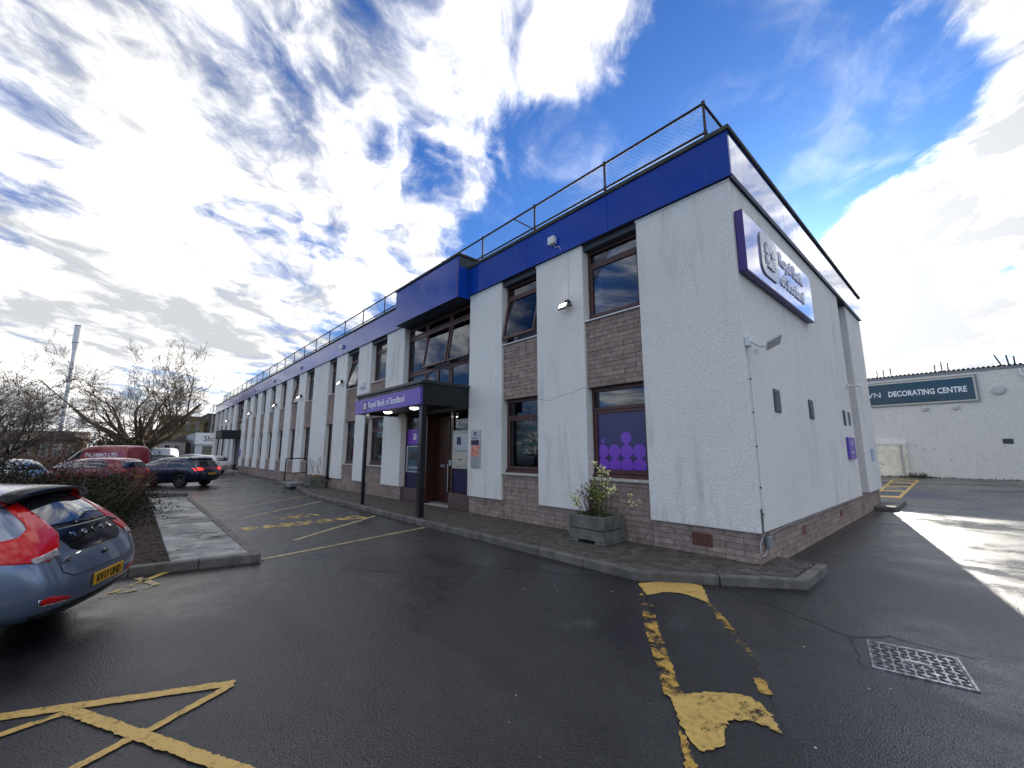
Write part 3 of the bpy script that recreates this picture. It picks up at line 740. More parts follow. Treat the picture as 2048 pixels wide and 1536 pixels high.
for i, q in enumerate(bays):
    if q in ENT: continue
    near = i < 6
    up = window(q[0]+.002, q[1]-.002, SILL_U, HEAD_U-.05, 5.60, tilt=TILTS.get(i, R(10) if i in (7,) else 0), blind=.22 if near else rr.choice((.2,.5,.22)), curtain=near)
    MB().box(q[0]+.002, q[1]-.002, .05, D, HEAD_U-.048, ZT-.002).build('window_head', 'dark_reveal', bank)
    if q != DOORBAY:
        lw = window(q[0]+.002, q[1]-.002, SILL_L, HEAD_L, 2.46, blind=0 if i < 2 else .25, lower=True, vinyl=(i == 0))
        MB().box(q[0]+.002, q[1]-.002, FY-.04, D-.002, HEAD_L+.002, HEAD_L+.018).build('lintel', 'frame_brown', lw)
        if i == 0:      # purple bubbles on the navy film
            s = MB(); yv = FY+.011
            x0, x1 = q[0]+.135, q[1]-.135; z0, z1 = SILL_L+.16, 2.35
            def disc(cx, cz, r, n=28):
                pts = []
                for k in range(n):
                    a = 2*math.pi*k/n; pts.append((min(max(cx+r*math.cos(a), x0), x1), yv, min(max(cz+r*math.sin(a), z0), z1)))
                MB().poly(pts).build('bubble', 'vinyl_purple', lw)
            r = .135
            for cx in range(4):
                for cz in range(2): disc(x0+.09+cx*.272, z0+.085+cz*.265, r)
            disc(x0+.09+2*.272, z0+.085+.265+.135+.12, .118); disc(x0+.10, z0+.085+.265+.135+.07, .045)
        if i == 1:      # notices behind the glass
            MB().box(q[0]+.15, q[0]+.42, FY+.06, FY+.065, 1.52, 2.02).build('notice', 'white_print', lw)
            MB().box(q[0]+.15, q[0]+.42, FY+.06, FY+.065, 1.22, 1.50).build('notice', 'poster_blue', lw)
            MB().box(q[1]-.32, q[1]-.14, FY+.06, FY+.065, 1.22, 1.68).build('notice', 'vinyl_purple', lw)
    else:
        dr = MB().box(q[0]+.002, q[0]+.08, FY, FY+.1, .30, HEAD_L).box(q[1]-.08, q[1]-.002, FY, FY+.1, .30, HEAD_L).box(q[0]+.08, q[1]-.08, FY, FY+.1, HEAD_L-.08, HEAD_L).build('door_frame', 'door_dark', bank)
        MB().box(q[0]+.08, q[1]-.08, FY+.03, FY+.07, .31, HEAD_L-.08).build('door', 'gloss_black', dr)
# interior: floors, back wall (dark rooms behind the glass)
MB().box(-57, -.5, 2.6, 2.7, .02, 6.0).build('interior_wall', 'interior', bank)
MB().box(-57, -.5, .36, 2.6, 3.0, 3.9).build('floor_slab', 'interior', bank)
MB().box(-57, -.5, .36, 2.6, -.01, .04).build('interior_floor', 'interior', bank)
# rear walls and roof
MB().box(-57.2, -D-.001, 11.0, 11.4, RZ, ZT).build('rear_wall', 'render_white', bank)
MB().box(-57.2, -56.85, D+.001, 10.999, RZ, ZT).build('end_wall', 'render_white', bank)
MB().box(-57.1, -.02, .02, 11.3, 6.5, 6.6).build('roof_deck', 'roof_felt', bank)
MB().box(-.34, -.20, 7.902, 9.048, 4.21, ZT-.01).build('infill_panel', 'vent_grey', bank)
# ---- blue fascia
FZ0, FZ1 = ZT+.002, 6.86
def fasc_front(xa, xb): 
    n = max(1, round((xb-xa)/2.7)); st = (xb-xa)/n
    for i in range(n): MB().box(xa+i*st+.004, xa+(i+1)*st-.004, -.065, -.04, FZ0, FZ1).build('fascia_panel', 'fascia_blue', bank)
fasc_front(-7.08, .065); fasc_front(-57.3, -11.02)
for i in range(4):
    a, b = -.035+i*2.875, -.035+(i+1)*2.875
    MB().box(.04, .065, a+.006, b-.006, FZ0, FZ1).build('fascia_panel', 'fascia_mirror', bank)
MB().box(-57.28, .038, -.039, .30, FZ0+.01, FZ1-.01).build('fascia_core', 'dark_reveal', bank)
MB().box(-.26, .038, .301, 11.45, FZ0+.01, FZ1-.01).build('fascia_core', 'dark_reveal', bank)
MB().box(-57.35, -11.0, -.10, .33, FZ1+.002, 6.95).box(-7.1, .10, -.10, .33, FZ1+.002, 6.95).build('coping', 'coping', bank, bevel=.01)
MB().box(-.30, .10, .332, 11.5, FZ1+.002, 6.95).build('coping', 'coping', bank, bevel=.01)
MB().box(.066, .075, -.03, 11.45, FZ0-.012, FZ0+.03).build('fascia_trim', 'canopy_trim', bank)
# box over the entrance
bx = MB().box(-10.98, -7.12, -.425, -.40, 5.95, 7.19).build('fascia_box', 'fascia_blue', bank)
MB().box(-7.145, -7.12, -.398, -.04, 5.95, 6.87).build('box_cheek', 'fascia_blue', bx)
MB().box(-7.145, -7.121, -.398, .33, 6.872, 7.19).build('box_cheek', 'canopy_trim', bx)
MB().box(-10.98, -10.955, -.398, .33, 5.95, 7.19).build('box_cheek', 'fascia_blue', bx)
MB().box(-10.95, -7.15, -.39, .33, 5.97, 6.0).build('soffit', 'dark_reveal', bx)
MB().box(-11.02, -7.08, -.47, .42, 7.192, 7.26).build('box_coping', 'coping', bx, bevel=.01)
MB().box(-7.20, -7.17, -.43, -.41, 5.95, 7.18).build('corner_trim', 'sign_navy', bx)

# ---- roof guard rail
RY = .36
xs = [-.43 - 2.2*i for i in range(26)]
gr_ = MB().tube([(xs[0],RY,7.97),(xs[-1],RY,7.97)], .026, 8).build('guard_rail', 'rail_steel', bank, smooth=True)
MB().tube([(xs[0]+.03,RY,7.37),(xs[-1],RY,7.37)], .024, 8).build('rail', 'rail_steel', gr_, smooth=True)
MB().tube([(xs[0],RY,7.97),(xs[0],11.0,7.97)], .026, 8).build('rail', 'rail_steel', gr_, smooth=True)
MB().tube([(xs[0],RY,7.37),(xs[0],11.0,7.37)], .024, 8).build('rail', 'rail_steel', gr_, smooth=True)
MB().tube([(xs[-1],RY,7.97),(xs[-1],6,7.97)], .026, 8).build('rail', 'rail_steel', gr_, smooth=True)
MB().tube([(-5.6,RY,7.94),(-4.95,RY+.35,7.40)], .018, 6).build('brace', 'rail_steel', gr_)
for i, x in enumerate(xs):
    MB().cyl((x,RY,6.90), (x,RY,8.0), .025, n=8).cyl((x,RY,7.93),(x,RY,8.01), .036, n=8).cyl((x,RY,7.33),(x,RY,7.41), .034, n=8).build('post', 'rail_steel', gr_)
for y in (2.6,4.9,7.2,9.5): MB().cyl((xs[0],y,6.9),(xs[0],y,8.0),.025,n=8).build('post', 'rail_steel', gr_)
def chainlink(a, b, p):
    w = MB(); z0, z1 = 7.385, 7.95; Ln = abs(b-a); h = z1-z0; s = .095; n = int((Ln+h)/s)
    for sg in (0, 1):
        for i in range(1, n+1):
            t0 = i*s - h; u0, v0 = max(t0, 0), max(0, -t0); u1, v1 = min(i*s, Ln), min(h, Ln-t0)
            if u1 <= u0: continue
            ua, ub = (u0, u1) if sg == 0 else (Ln-u0, Ln-u1)
            P = (a-ua, RY, z0+v0) if p == 'x' else (xs[0], a+ua, z0+v0); Q = (a-ub, RY, z0+v1) if p == 'x' else (xs[0], a+ub, z0+v1)
            w.cyl(P, Q, .0022, n=3, cap=False)
    return w
for i in range(len(xs)-1): tag(chainlink(xs[i], xs[i+1], 'x').build('wire_mesh', 'wire', gr_, fixn=False), kind='stuff')
tag(chainlink(RY, 2.6, 'y').build('wire_mesh', 'wire', gr_, fixn=False), kind='stuff')

# ---- entrance windows above the canopy
def light(x0, x1, z0, z1, tilt=0, parent=None, blind=False):
    k = .05; c = MB().box(x0, x0+k, FY-.02, FY+.05, z0, z1).box(x1-k, x1, FY-.02, FY+.05, z0, z1).box(x0+k, x1-k, FY-.02, FY+.05, z0, z0+k).box(x0+k, x1-k, FY-.02, FY+.05, z1-k, z1)
    pn = MB().box(x0+k, x1-k, FY+.01, FY+.018, z0+k, z1-k)
    if tilt:
        X = Matrix.Translation((0, FY, z1)) @ Matrix.Rotation(-tilt, 4, 'X') @ Matrix.Translation((0, -FY, -z1)); c.xf(X); pn.xf(X)
    c.build('casement', 'frame_brown', parent, bevel=.005); pn.build('pane', 'glass', parent)
    if blind: MB().box(x0+k, x1-k, FY+.12, FY+.125, z0+(z1-z0)*.45, z1-.02).build('blind', 'blind', parent); MB().box(x0+k, x1-k, FY+.2, FY+.205, z0+.02, z1-.02).build('net_blind', 'net_blind', parent)
e0, e1 = ENT[0]
mul = [e0+.002, -9.78, -8.34, e1-.002]
wf = MB()
for x in mul: wf.box(max(x-.035, e0+.002), min(x+.035, e1-.002), FY, FY+.09, 3.40, 5.95)
for z in (3.43, 4.26, 5.56, 5.92): 
    for a, b in zip(mul[:-1], mul[1:]): wf.box(max(a+.035, e0+.037), min(b-.035, e1-.037), FY+.002, FY+.088, z-.03, z+.03)
bigw = wf.build('entrance_window', 'frame_brown', bank)
for i, (a, b) in enumerate(zip(mul[:-1], mul[1:])):
    light(a+.04, b-.04, 5.60, 5.885, 0, bigw)
    light(a+.04, b-.04, 4.30, 5.52, R(9) if i > 0 else 0, bigw, blind=True)
    light(a+.04, (a+b)/2 if i == 1 else b-.04, 3.47, 4.22, 0, bigw)
    if i == 1: light((a+b)/2+.004, b-.04, 3.47, 4.22, 0, bigw)
e0, e1 = ENT[1]
wf = MB()
for k in range(4): x = e0+.04+(e1-e0-.08)*k/3; wf.box(x-.035, x+.035, FY, FY+.09, 3.40, 5.95)
bigw2 = wf.build('entrance_window', 'frame_brown', bank)
for k in range(3):
    x = e0+.04+(e1-e0-.08)*k/3; x2 = e0+.04+(e1-e0-.08)*(k+1)/3; light(x+.04, x2-.04, 4.3, 5.9, 0, bigw2, blind=True); light(x+.04, x2-.04, 3.45, 4.25, 0, bigw2)
for a, b in ENT: MB().box(a+.002, b-.002, FY-.05, D, 2.80, 3.38).build('entrance_beam', 'canopy_black', bank)

# ---- canopies
def canopy(x0, x1, yf, z0, z1, posts, sign):
    c = MB().box(x0, x1, yf, yf+.03, z0, z1-.09).box(x1-.03, x1, yf+.031, -.002, z0, z1-.09).box(x0, x0+.03, yf+.031, -.002, z0, z1-.09).build('canopy', 'canopy_black', bank)
    MB().box(x0+.031, x1-.031, yf+.031, FY-.06, z0+.10, z0+.13).build('soffit', 'canopy_black', c)
    MB().box(x0-.04, x1+.04, yf-.045, -.002, z1-.088, z1).build('canopy_roof', 'canopy_trim', c, bevel=.012)
    for (x, y, r) in posts: MB().box(x-r, x+r, y-r, y+r, -.004, z0+.09).box(x-r-.035, x+r+.035, y-r-.035, y+r+.035, -.004, .014).build('post', 'post_paint', c, bevel=.008)
    return c
can1 = canopy(-11.3, -7.1, -1.47, 2.80, 3.43, [(-10.72,-1.36,.05),(-7.22,-1.36,.075)], True)
can2 = canopy(-43.68, -40.3, -1.37, 2.75, 3.43, [(-43.3,-1.2,.05),(-40.5,-1.2,.05)], False)
for x in (-10.0, -8.35):
    l = MB().lathe((x,-1.0,2.86), [(.15,.04),(.15,.0),(.13,-.03)], 20).build('ceiling_lamp', 'white_plastic', can1)
    MB().lathe((x,-1.0,2.828), [(.125,0),(.11,-.03),(.06,-.045)], 20).build('diffuser', 'lamp_glass', l, smooth=True)
# main entrance joinery
y = FY
ent = MB().box(-11.04,-10.96,y,y+.12,.0,2.8).box(-9.74,-9.62,y,y+.12,.0,2.8).box(-8.26,-8.14,y,y+.12,.0,2.8).box(-7.20,-7.125,y,y+.12,.0,2.8).build('entrance_frame', 'timber', bank, bevel=.006)
MB().box(-10.955,-9.745,y+.03,y+.10,.44,1.0).build('lower_panel', 'sign_navy', ent)
MB().box(-8.135,-7.205,y+.03,y+.10,.44,1.10).build('lower_panel', 'sign_navy', ent)
MB().box(-10.955,-9.745,y+.03,y+.10,1.001,1.84).build('atm_surround', 'sign_navy', ent)
MB().box(-10.955,-9.745,y+.025,y+.10,1.845,2.36).build('atm_header', 'vinyl_purple', ent)
MB().box(-10.955,-9.745,y+.05,y+.06,2.365,2.8).build('pane', 'glass', ent)
MB().box(-8.135,-7.205,y+.05,y+.06,2.24,2.8).build('pane', 'glass', ent)
MB().box(-11.0,-9.66,y-.07,y-.001,-.005,.43).build('stall_riser', 'granite', ent, bevel=.006)
MB().box(-8.22,-7.13,y-.07,y-.001,-.005,.43).build('stall_riser', 'granite', ent, bevel=.006)
MB().box(-9.62,-8.26,y-.05,1.3,-.008,.006).build('threshold', 'far_stone', ent)
atm = MB().box(-10.85,-10.80,y-.05,y+.025,.92,1.80).box(-10.03,-9.98,y-.05,y+.025,.92,1.80).box(-10.80,-10.03,y-.05,y+.025,1.75,1.80).box(-10.80,-10.03,y-.05,y+.025,.92,.97).build('cash_machine', 'silver', ent, bevel=.01)
MB().box(-10.80,-10.03,y+.0,y+.024,.97,1.75).build('atm_panel', 'atm_blue', atm)
MB().box(-10.68,-10.22,y-.012,y-.001,1.34,1.62).build('screen', 'atm_dark', atm)
MB().box(-10.70,-10.12,y-.03,y-.001,1.04,1.12).build('keypad_shelf', 'silver', atm)
for k in range(12): MB().box(-10.60+.06*(k%3)-.02,-10.60+.06*(k%3)+.02,y-.036,y-.031,1.055+.016*(k//3),1.066+.016*(k//3)).build('key', 'steel', atm)
MB().box(-10.25,-10.10,y-.014,y-.001,1.20,1.26).build('card_slot', 'black_plastic', atm)
safe = MB().box(-8.12,-7.21,y-.03,y+.029,1.12,2.22).build('night_safe', 'safe_cream', ent, bevel=.012)
MB().box(-8.02,-7.26,y-.05,y-.031,1.62,2.12).build('safe_plate', 'silver', safe, bevel=.008)
MB().box(-7.98,-7.30,y-.05,y-.031,1.20,1.56).build('safe_hatch', 'safe_cream', safe, bevel=.02, seg=2)
MB().box(-7.76,-7.60,y-.058,y-.051,1.37,1.395).build('slot', 'black_plastic', safe)
MB().box(-7.86,-7.66,y-.056,y-.051,1.80,2.02).build('logo', 'sign_navy', safe, bevel=.02, seg=3)
dl = MB().box(-9.615,-8.95,.62,.67,.02,2.74).build('door', 'timber', ent, bevel=.004)
MB().box(-9.50,-9.06,.60,.619,1.25,2.5).box(-9.50,-9.06,.60,.619,.25,1.05).build('door_panel', 'timber', dl, bevel=.01)
MB().box(-9.40,-9.14,.585,.599,1.12,1.20).build('letter_plate', 'silver', dl, bevel=.004)
MB().box(-8.945,-8.90,.58,.64,.02,2.74).build('door_edge', 'timber', ent)
MB().cyl((-8.3,y-.05,.45),(-8.3,y-.05,1.25),.014,n=8).build('pull_handle', 'steel', ent)
MB().box(-8.27,-8.15,y-.035,y-.001,1.20,1.36).build('keypad', 'silver', ent)
MB().box(-9.61,-8.27,1.28,1.30,.01,2.79).build('lobby_wall', 'door_dark', ent)
MB().box(-9.625,-9.618,.33,1.28,.01,2.79).build('lobby_cheek', 'timber', ent); MB().box(-8.262,-8.255,.33,1.28,.01,2.79).build('lobby_cheek', 'timber', ent)
MB().box(-9.61,-8.27,.33,1.28,2.792,2.80).build('lobby_ceiling', 'door_dark', ent)
# far entrance
a, b = ENT[1]
ent2 = MB().box(a+.01,a+.10,y,y+.1,RZ,2.75).box(b-.10,b-.01,y,y+.1,RZ,2.75).box(a+.10,b-.10,y,y+.1,2.6,2.75).build('entrance_frame', 'timber', bank)
MB().box(a+.1,b-.1,y+.04,y+.05,.1,2.6).build('pane', 'glass', ent2)
MB().box(a-.2,b+.2,-1.3,y-.01,RZ,.0).build('entrance_step', 'far_stone', bank)

# ---- vents, trims on the side wall (parts of the building)
for (yy0, yy1, z0, z1, m) in ((1.17,1.50,2.26,2.66,'vent_dark'),(3.38,3.71,2.26,2.66,'vent_dark'),(6.66,6.93,2.27,2.66,'vent_dark'),(7.28,7.54,2.30,2.66,'vent_grey')):
    v = MB().box(.002,.012,yy0,yy1,z0,z1).build('wall_vent', m, bank)
    for k in range(9):
        z = z0+.03+k*(z1-z0-.05)/9; MB().box(.0125,.028,yy0+.02,yy1-.02,z,z+.016).build('louvre', 'vent_grey', v)
ab = MB().box(-1.05,-.72,BY-.012,BY-.0045,.13,.33).build('air_brick', 'terracotta', bank)
for i in range(8):
    for j in range(5): MB().box(-1.03+i*.038,-1.03+i*.038+.022,BY-.016,BY-.0125,.145+j*.036,.145+j*.036+.02).build('air_hole', 'black_plastic', ab)
for yy in (2.3, 5.4): MB().box(-BY+.005,-BY+.012,yy,yy+.22,.12,.28).build('air_brick', 'terracotta', bank)
for (x, z) in ((-3.30,2.86),): pass
ck = MB(); rr = random.Random(3); P = [(-4.42,2.80),(-4.1,2.72),(-3.75,2.80),(-3.35,2.84),(-3.06,2.92)]
for p, q in zip(P[:-1], P[1:]): ck.box(p[0], q[0], -.0035, -.002, min(p[1],q[1])-.0, min(p[1],q[1])+.006) if abs(p[1]-q[1]) < .01 else ck.poly([(p[0],-.003,p[1]),(q[0],-.003,q[1]),(q[0],-.003,q[1]+.007),(p[0],-.003,p[1]+.007)])
ck.build('hairline_crack', 'vent_grey', bank)

# ================================================================== SIGNS, LAMPS, SMALL THINGS ON THE BANK
def logo(name, m, parent, c, ex, ey, s, ext):
    """four inward arrows in a square ring of arrow heads"""
    ex, ey = Vector(ex), Vector(ey); ez = ex.cross(ey); b = MB(); c = Vector(c)
    for k in range(4):
        a = math.pi/4 + k*math.pi/2; d = ex*math.cos(a)+ey*math.sin(a); n = -ex*math.sin(a)+ey*math.cos(a)
        for sg in (-1, 1):
            pts = [(.20,.05),(.55,.05),(.98,.10),(.80,.30),(.62,.52),(.50,.40),(.24,.22)]
            b.extrude([c + d*(u*s) + n*(w*s*sg) for u, w in pts], ez*ext)
    return b.build(name, m, parent)
def rounded(cx, cz, w, h, r, n=5):
    pts = []
    for sx, sz, a0 in ((1,1,0),(-1,1,90),(-1,-1,180),(1,-1,270)):
        for i in range(n+1):
            a = R(a0+90*i/n); pts.append((cx+sx*(w/2-r)+r*math.cos(a), cz+sz*(h/2-r)+r*math.sin(a)))
    return pts
logo('logo', 'white_print', ent, (-10.45,FY+.0245,2.10), (1,0,0), (0,0,1), .13, .003)
sg = thing('wall_sign', 'big glossy lilac sign board with raised white lettering high on the side wall', 'sign', (0,2.1,4.45))
MB().box(.012,.132,.08,4.13,4.44,5.46).build('sign_board', 'sign_gloss', sg, bevel=.008)
MB().box(.010,.1335,.072,.0795,4.43,5.47).build('sign_edge', 'sign_purple_dark', sg)
MB().box(.010,.1335,.072,4.135,4.425,4.4395).build('sign_edge', 'sign_purple_dark', sg)
MB().extrude([(.1325,a,b) for a, b in rounded(1.23,5.0,.92,.80,.2)], (.022,0,0)).build('logo_plate', 'logo_grey', sg)
logo('logo', 'white_print', sg, (.155,1.23,5.0), (0,1,0), (0,0,1), .30, .02)
text('lettering', 'Royal Bank', .37, 'white_print', sg, (.142,1.80,5.06), (0,1,0), (0,0,1), .010, .95, bold=.004)
text('lettering', 'of Scotland', .37, 'white_print', sg, (.142,1.80,4.66), (0,1,0), (0,0,1), .010, .95, bold=.004)
cs = thing('canopy_sign', 'long purple sign with white lettering along the front of the entrance canopy', 'sign', (-9.1,-1.5,2.79))
MB().box(-11.24,-7.06,-1.55,-1.475,2.79,3.22).build('sign_board', 'sign_purple', cs, bevel=.004)
MB().extrude([(a,-1.5505,b) for a, b in rounded(-10.44,3.0,.30,.30,.07)], (0,-.006,0)).build('logo_plate', 'sign_navy', cs)
logo('logo', 'white_print', cs, (-10.44,-1.558,3.0), (1,0,0), (0,0,1), .115, .006)
text('lettering', 'Royal Bank of Scotland', .262, 'white_print', cs, (-10.20,-1.554,2.925), (1,0,0), (0,0,1), .004, .955, bold=.004)
ps = thing('notice_board', 'tall silver wall board with a bright poster beside the main entrance', 'sign', (-6.72,-.02,1.19))
MB().box(-6.91,-6.54,-.05,-.002,1.19,2.18).build('board', 'silver', ps, bevel=.006)
MB().box(-6.90,-6.55,-.056,-.0505,1.48,1.91).build('poster', 'poster_red', ps)
MB().box(-6.90,-6.55,-.057,-.0565,1.78,1.905).build('poster_band', 'sign_navy', ps)
logo('logo', 'black_plastic', ps, (-6.725,-.052,2.08), (1,0,0), (0,0,1), .06, .003)
text('lettering', 'Royal Bank of Scotland', .033, 'black_plastic', ps, (-6.88,-.052,1.95), (1,0,0), (0,0,1), .001, .9)
sp = thing('purple_plate', 'small purple sign plate low on the side wall below the vents', 'sign', (0,7.0,1.42))
MB().box(.004,.06,6.64,7.42,1.42,1.97).build('plate', 'sign_purple', sp, bevel=.005)
logo('logo', 'white_print', sp, (.0605,7.03,1.83), (0,1,0), (0,0,1), .07, .003); text('lettering', 'Royal Bank', .085, 'white_print', sp, (.062,6.78,1.56), (0,1,0), (0,0,1), .001)
nb = thing('blue_notice', 'small pale blue notice at the far end of the side wall', 'sign', (0,10.4,1.35))
MB().box(.003,.02,10.1,10.5,1.34,1.70).build('plate', 'poster_blue', nb); MB().box(.003,.025,10.53,10.75,1.40,1.66).build('plate', 'white_plastic', nb)
p2 = thing('purple_plate', 'purple plate on the white panel next to the far entrance', 'sign', (-39.9,0,1.2))
MB().box(-40.15,-39.6,-.05,-.002,1.2,1.85).build('plate', 'sign_purple', p2, bevel=.005)
al = thing('alarm_box', 'white bell box on the second white panel left of the main canopy', 'alarm', (-14.45,0,4.17))
MB().box(-14.64,-14.30,-.11,-.002,4.18,4.46).build('casing', 'white_plastic', al, bevel=.02, seg=2); MB().box(-14.56,-14.38,-.115,-.1105,4.22,4.28).build('strobe', 'poster_blue', al)
ORD = ['nearest the street corner','second along from the street corner','third along from the street corner','fourth along from the street corner','fifth along from the street corner','last along before the far end']
def flood(x, z, i):
    t = thing('floodlight', 'lit floodlight with cable on the white front panels, '+ORD[i], 'floodlight', (x,0,z), 'floodlights along the front')
    MB().box(x-.05,x+.05,-.10,-.002,z+.05,z+.17).build('bracket', 'black_plastic', t, bevel=.008)
    tl = R(38); X = Matrix.Translation((x-.02,-.17,z)) @ Matrix.Rotation(-tl, 4, 'X')
    MB().box(-.11,.11,-.035,.035,-.075,.075).xf(X).build('housing', 'silver', t, bevel=.01)
    MB().box(-.085,.085,-.042,-.0355,-.055,.055).xf(X).build('lens', 'lamp_glass', t)
    MB().cyl((x+.12,-.06,z+.02),(x+.12,-.14,z+.02),.02,n=8).build('sensor', 'black_plastic', t)
    MB().tube([(x,-.012,z+.17),(x+.01,-.012,5.4),(x+.01,-.012,6.03)], .005, 5).build('cable', 'cable', t)
FL = [(-3.44,4.72),(-16.85,4.66),(-23.1,4.62),(-28.7,4.60),(-36.7,4.60),(-47.6,4.6)]
for i, (x, z) in enumerate(FL): flood(x, z, i)
for i, x in enumerate((-3.80,-17.0,-23.5,-29.7,-36.1)):
    t = thing('junction_box', 'small grey junction box on the blue fascia, '+ORD[i], 'box', (x,-.06,6.33), 'junction boxes on the fascia')
    MB().box(x-.09,x+.09,-.16,-.0655,6.33,6.50).build('casing', 'white_plastic', t, bevel=.01)
    MB().box(x-.092,x+.092,-.172,-.161,6.328,6.502).build('lid', 'white_plastic', t)
    MB().tube([(x+.04,-.09,6.33),(x+.05,-.08,6.24),(x+.16,-.075,6.23),(x+.20,-.07,6.16),(x+.20,-.02,6.04)], .008, 5).build('cable', 'cable', t)
ls = thing('floodlight', 'white LED floodlight on an arm on the side wall near the corner', 'floodlight', (.0,.2,3.3))
MB().box(.002,.07,.02,.16,3.20,3.36).build('base', 'white_plastic', ls, bevel=.015, seg=2)
MB().tube([(.07,.09,3.28),(.16,.16,3.20),(.22,.26,3.20)], .018, 6).build('arm', 'white_plastic', ls)
X = Matrix.Translation((.30,.38,3.27)) @ Matrix.Rotation(R(-32), 4, 'Y') @ Matrix.Rotation(R(25), 4, 'Z')
MB().box(-.11,.11,-.15,.15,-.02,.02).xf(X).build('head', 'silver', ls, bevel=.008); MB().box(-.095,.095,-.13,.13,-.026,-.0205).xf(X).build('lens', 'white_plastic', ls)
MB().cyl((.12,.20,3.16),(.12,.20,3.10),.03,n=10).build('sensor', 'white_plastic', ls)
l2 = thing('wall_lamp', 'small white wall lamp beside the narrow brick bay of the side wall', 'lamp', (0,7.7,3.4))
MB().box(.002,.05,7.62,7.74,3.34,3.46).build('base', 'white_plastic', l2, bevel=.01); MB().tube([(.05,7.68,3.40),(.16,7.72,3.38),(.22,7.74,3.42)],.02,6).build('arm', 'white_plastic', l2); MB().lathe((.24,7.75,3.36),[(.02,.1),(.07,.04),(.07,0)],10).build('shade', 'white_plastic', l2)
cb = thing('wall_cable', 'thin white cable clipped down the building corner to a grey junction box', 'cable', (.0,.1,.0))
MB().tube([(.012,.09,3.20),(.012,.115,3.0),(.012,.115,1.6),(.012,.112,.62),(.008,.08,.42),(-.045,.075,.30),(-.052,.08,.16),(-.052,.14,.10),(-.052,.30,.12),(-.052,.36,.20)], .0065, 6).build('cable', 'cable', cb)
MB().tube([(-.05,.50,.36),(-.045,1.2,.40),(-.045,4,.405),(-.045,7.7,.41)], .006, 5).build('cable', 'cable', cb)
for z in (2.7,2.19,1.68,1.08,.7): MB().box(.002,.022,.10,.13,z-.01,z+.01).build('clip', 'black_plastic', cb)
MB().box(-.062,.0,.30,.46,.19,.36).build('junction_box', 'vent_grey', cb, bevel=.012)
MB().box(.0,.02,.04,.075,.43,.78).build('conduit', 'planter_concrete', cb, bevel=.008)

# ================================================================== MANHOLE COVER
mc = thing('manhole_cover', 'shiny square steel manhole cover set in the tarmac', 'manhole', (1.66,-1.82,RZ))
MHC = [Vector(q) for q in ((1.35,-1.57),(1.95,-1.42),(1.97,-2.09),(1.38,-2.18))]
ctr = sum(MHC, Vector((0,0)))/4
ax = ((MHC[1]-MHC[0])+(MHC[2]-MHC[3])).normalized(); ay = Vector((-ax.y, ax.x)); hw, hh = .30, .31
def mq(u, v, z): q = ctr + ax*u + ay*v; return (q.x, q.y, z)
fr = MB()
for (u0,u1,v0,v1) in ((-hw,hw,hh-.022,hh),(-hw,hw,-hh,-hh+.022),(-hw,-hw+.022,-hh+.022,hh-.022),(hw-.022,hw,-hh+.022,hh-.022)):
    c = mq((u0+u1)/2,(v0+v1)/2,RZ+.004); fr.obox(c,(ax.x,ax.y,0),(ay.x,ay.y,0),(0,0,1),(u1-u0)/2,(v1-v0)/2,.008)
fr.build('frame', 'cast_iron', mc, bevel=.003)
MB().obox(mq(0,0,RZ+.001),(ax.x,ax.y,0),(ay.x,ay.y,0),(0,0,1),hw-.026,hh-.026,.006).build('plate', 'cast_iron', mc)
st = MB()
for i in range(9):
    for j in range(9):
        if 3 <= i <= 5 and j == 4: continue
        u, v = -hw+.055+i*(2*hw-.11)/8, -hh+.055+j*(2*hh-.11)/8
        a = R(38 if (i+j) % 2 else -38); dx, dy = ax*math.cos(a)+ay*math.sin(a), -ax*math.sin(a)+ay*math.cos(a)
        st.obox(mq(u,v,RZ+.0095),(dx.x,dx.y,0),(dy.x,dy.y,0),(0,0,1),.026,.010,.0045)
st.build('tread', 'cast_dark', mc, bevel=.003)
MB().obox(mq(0,0,RZ+.009),(ax.x,ax.y,0),(ay.x,ay.y,0),(0,0,1),.07,.025,.004).build('maker_plate', 'cast_iron', mc)

# ================================================================== PLANTERS, STEPS, HANDRAIL
def planter(x0, x1, y0, y1, zb, h, label):
    t = thing('planter', label, 'planter', ((x0+x1)/2,(y0+y1)/2,zb))
    def ring(z, i): return [(x0+i,y0+i,z),(x1-i,y0+i,z),(x1-i,y1-i,z),(x0+i,y1-i,z)]
    mid = zb+h*.50; b = MB(); w = .075
    def shell(zl, zh, i):
        for (a,c,e,f) in ((x0+i,x1-i,y0+i,y0+i+w),(x0+i,x1-i,y1-i-w,y1-i),(x0+i,x0+i+w,y0+i+w,y1-i-w),(x1-i-w,x1-i,y0+i+w,y1-i-w)): b.box(a,c,e,f,zl,zh)
    shell(mid+.012, zb+h, 0); shell(mid-.012, mid+.0115, .02)
    L, Wd = x1-x0, y1-y0; z0 = zb+.055
    shell(z0, mid-.0125, 0)
    for (a, c) in ((x0, x0+L*.26), (x1-L*.26, x1)): b.box(a, c, y0+.002, y1-.002, zb, z0-.0005)
    b.build('trough', 'planter_concrete', t, bevel=.012, seg=2)
    MB().box(x0+w, x1-w, y0+w, y1-w, zb+.06, zb+h-.05).build('soil', 'soil', t)
    return t
planter(-3.02,-2.24,-.66,-.02,0,.47,'weathered square concrete planter under the purple bubble window')
planter(-19.0,-17.95,-.72,-.08,0,.50,'concrete planter with rust brown plants beside the steps')
planter(-44.6,-43.9,-1.75,-1.35,RZ,.42,'round-cornered stone tub at the foot of the far canopy')
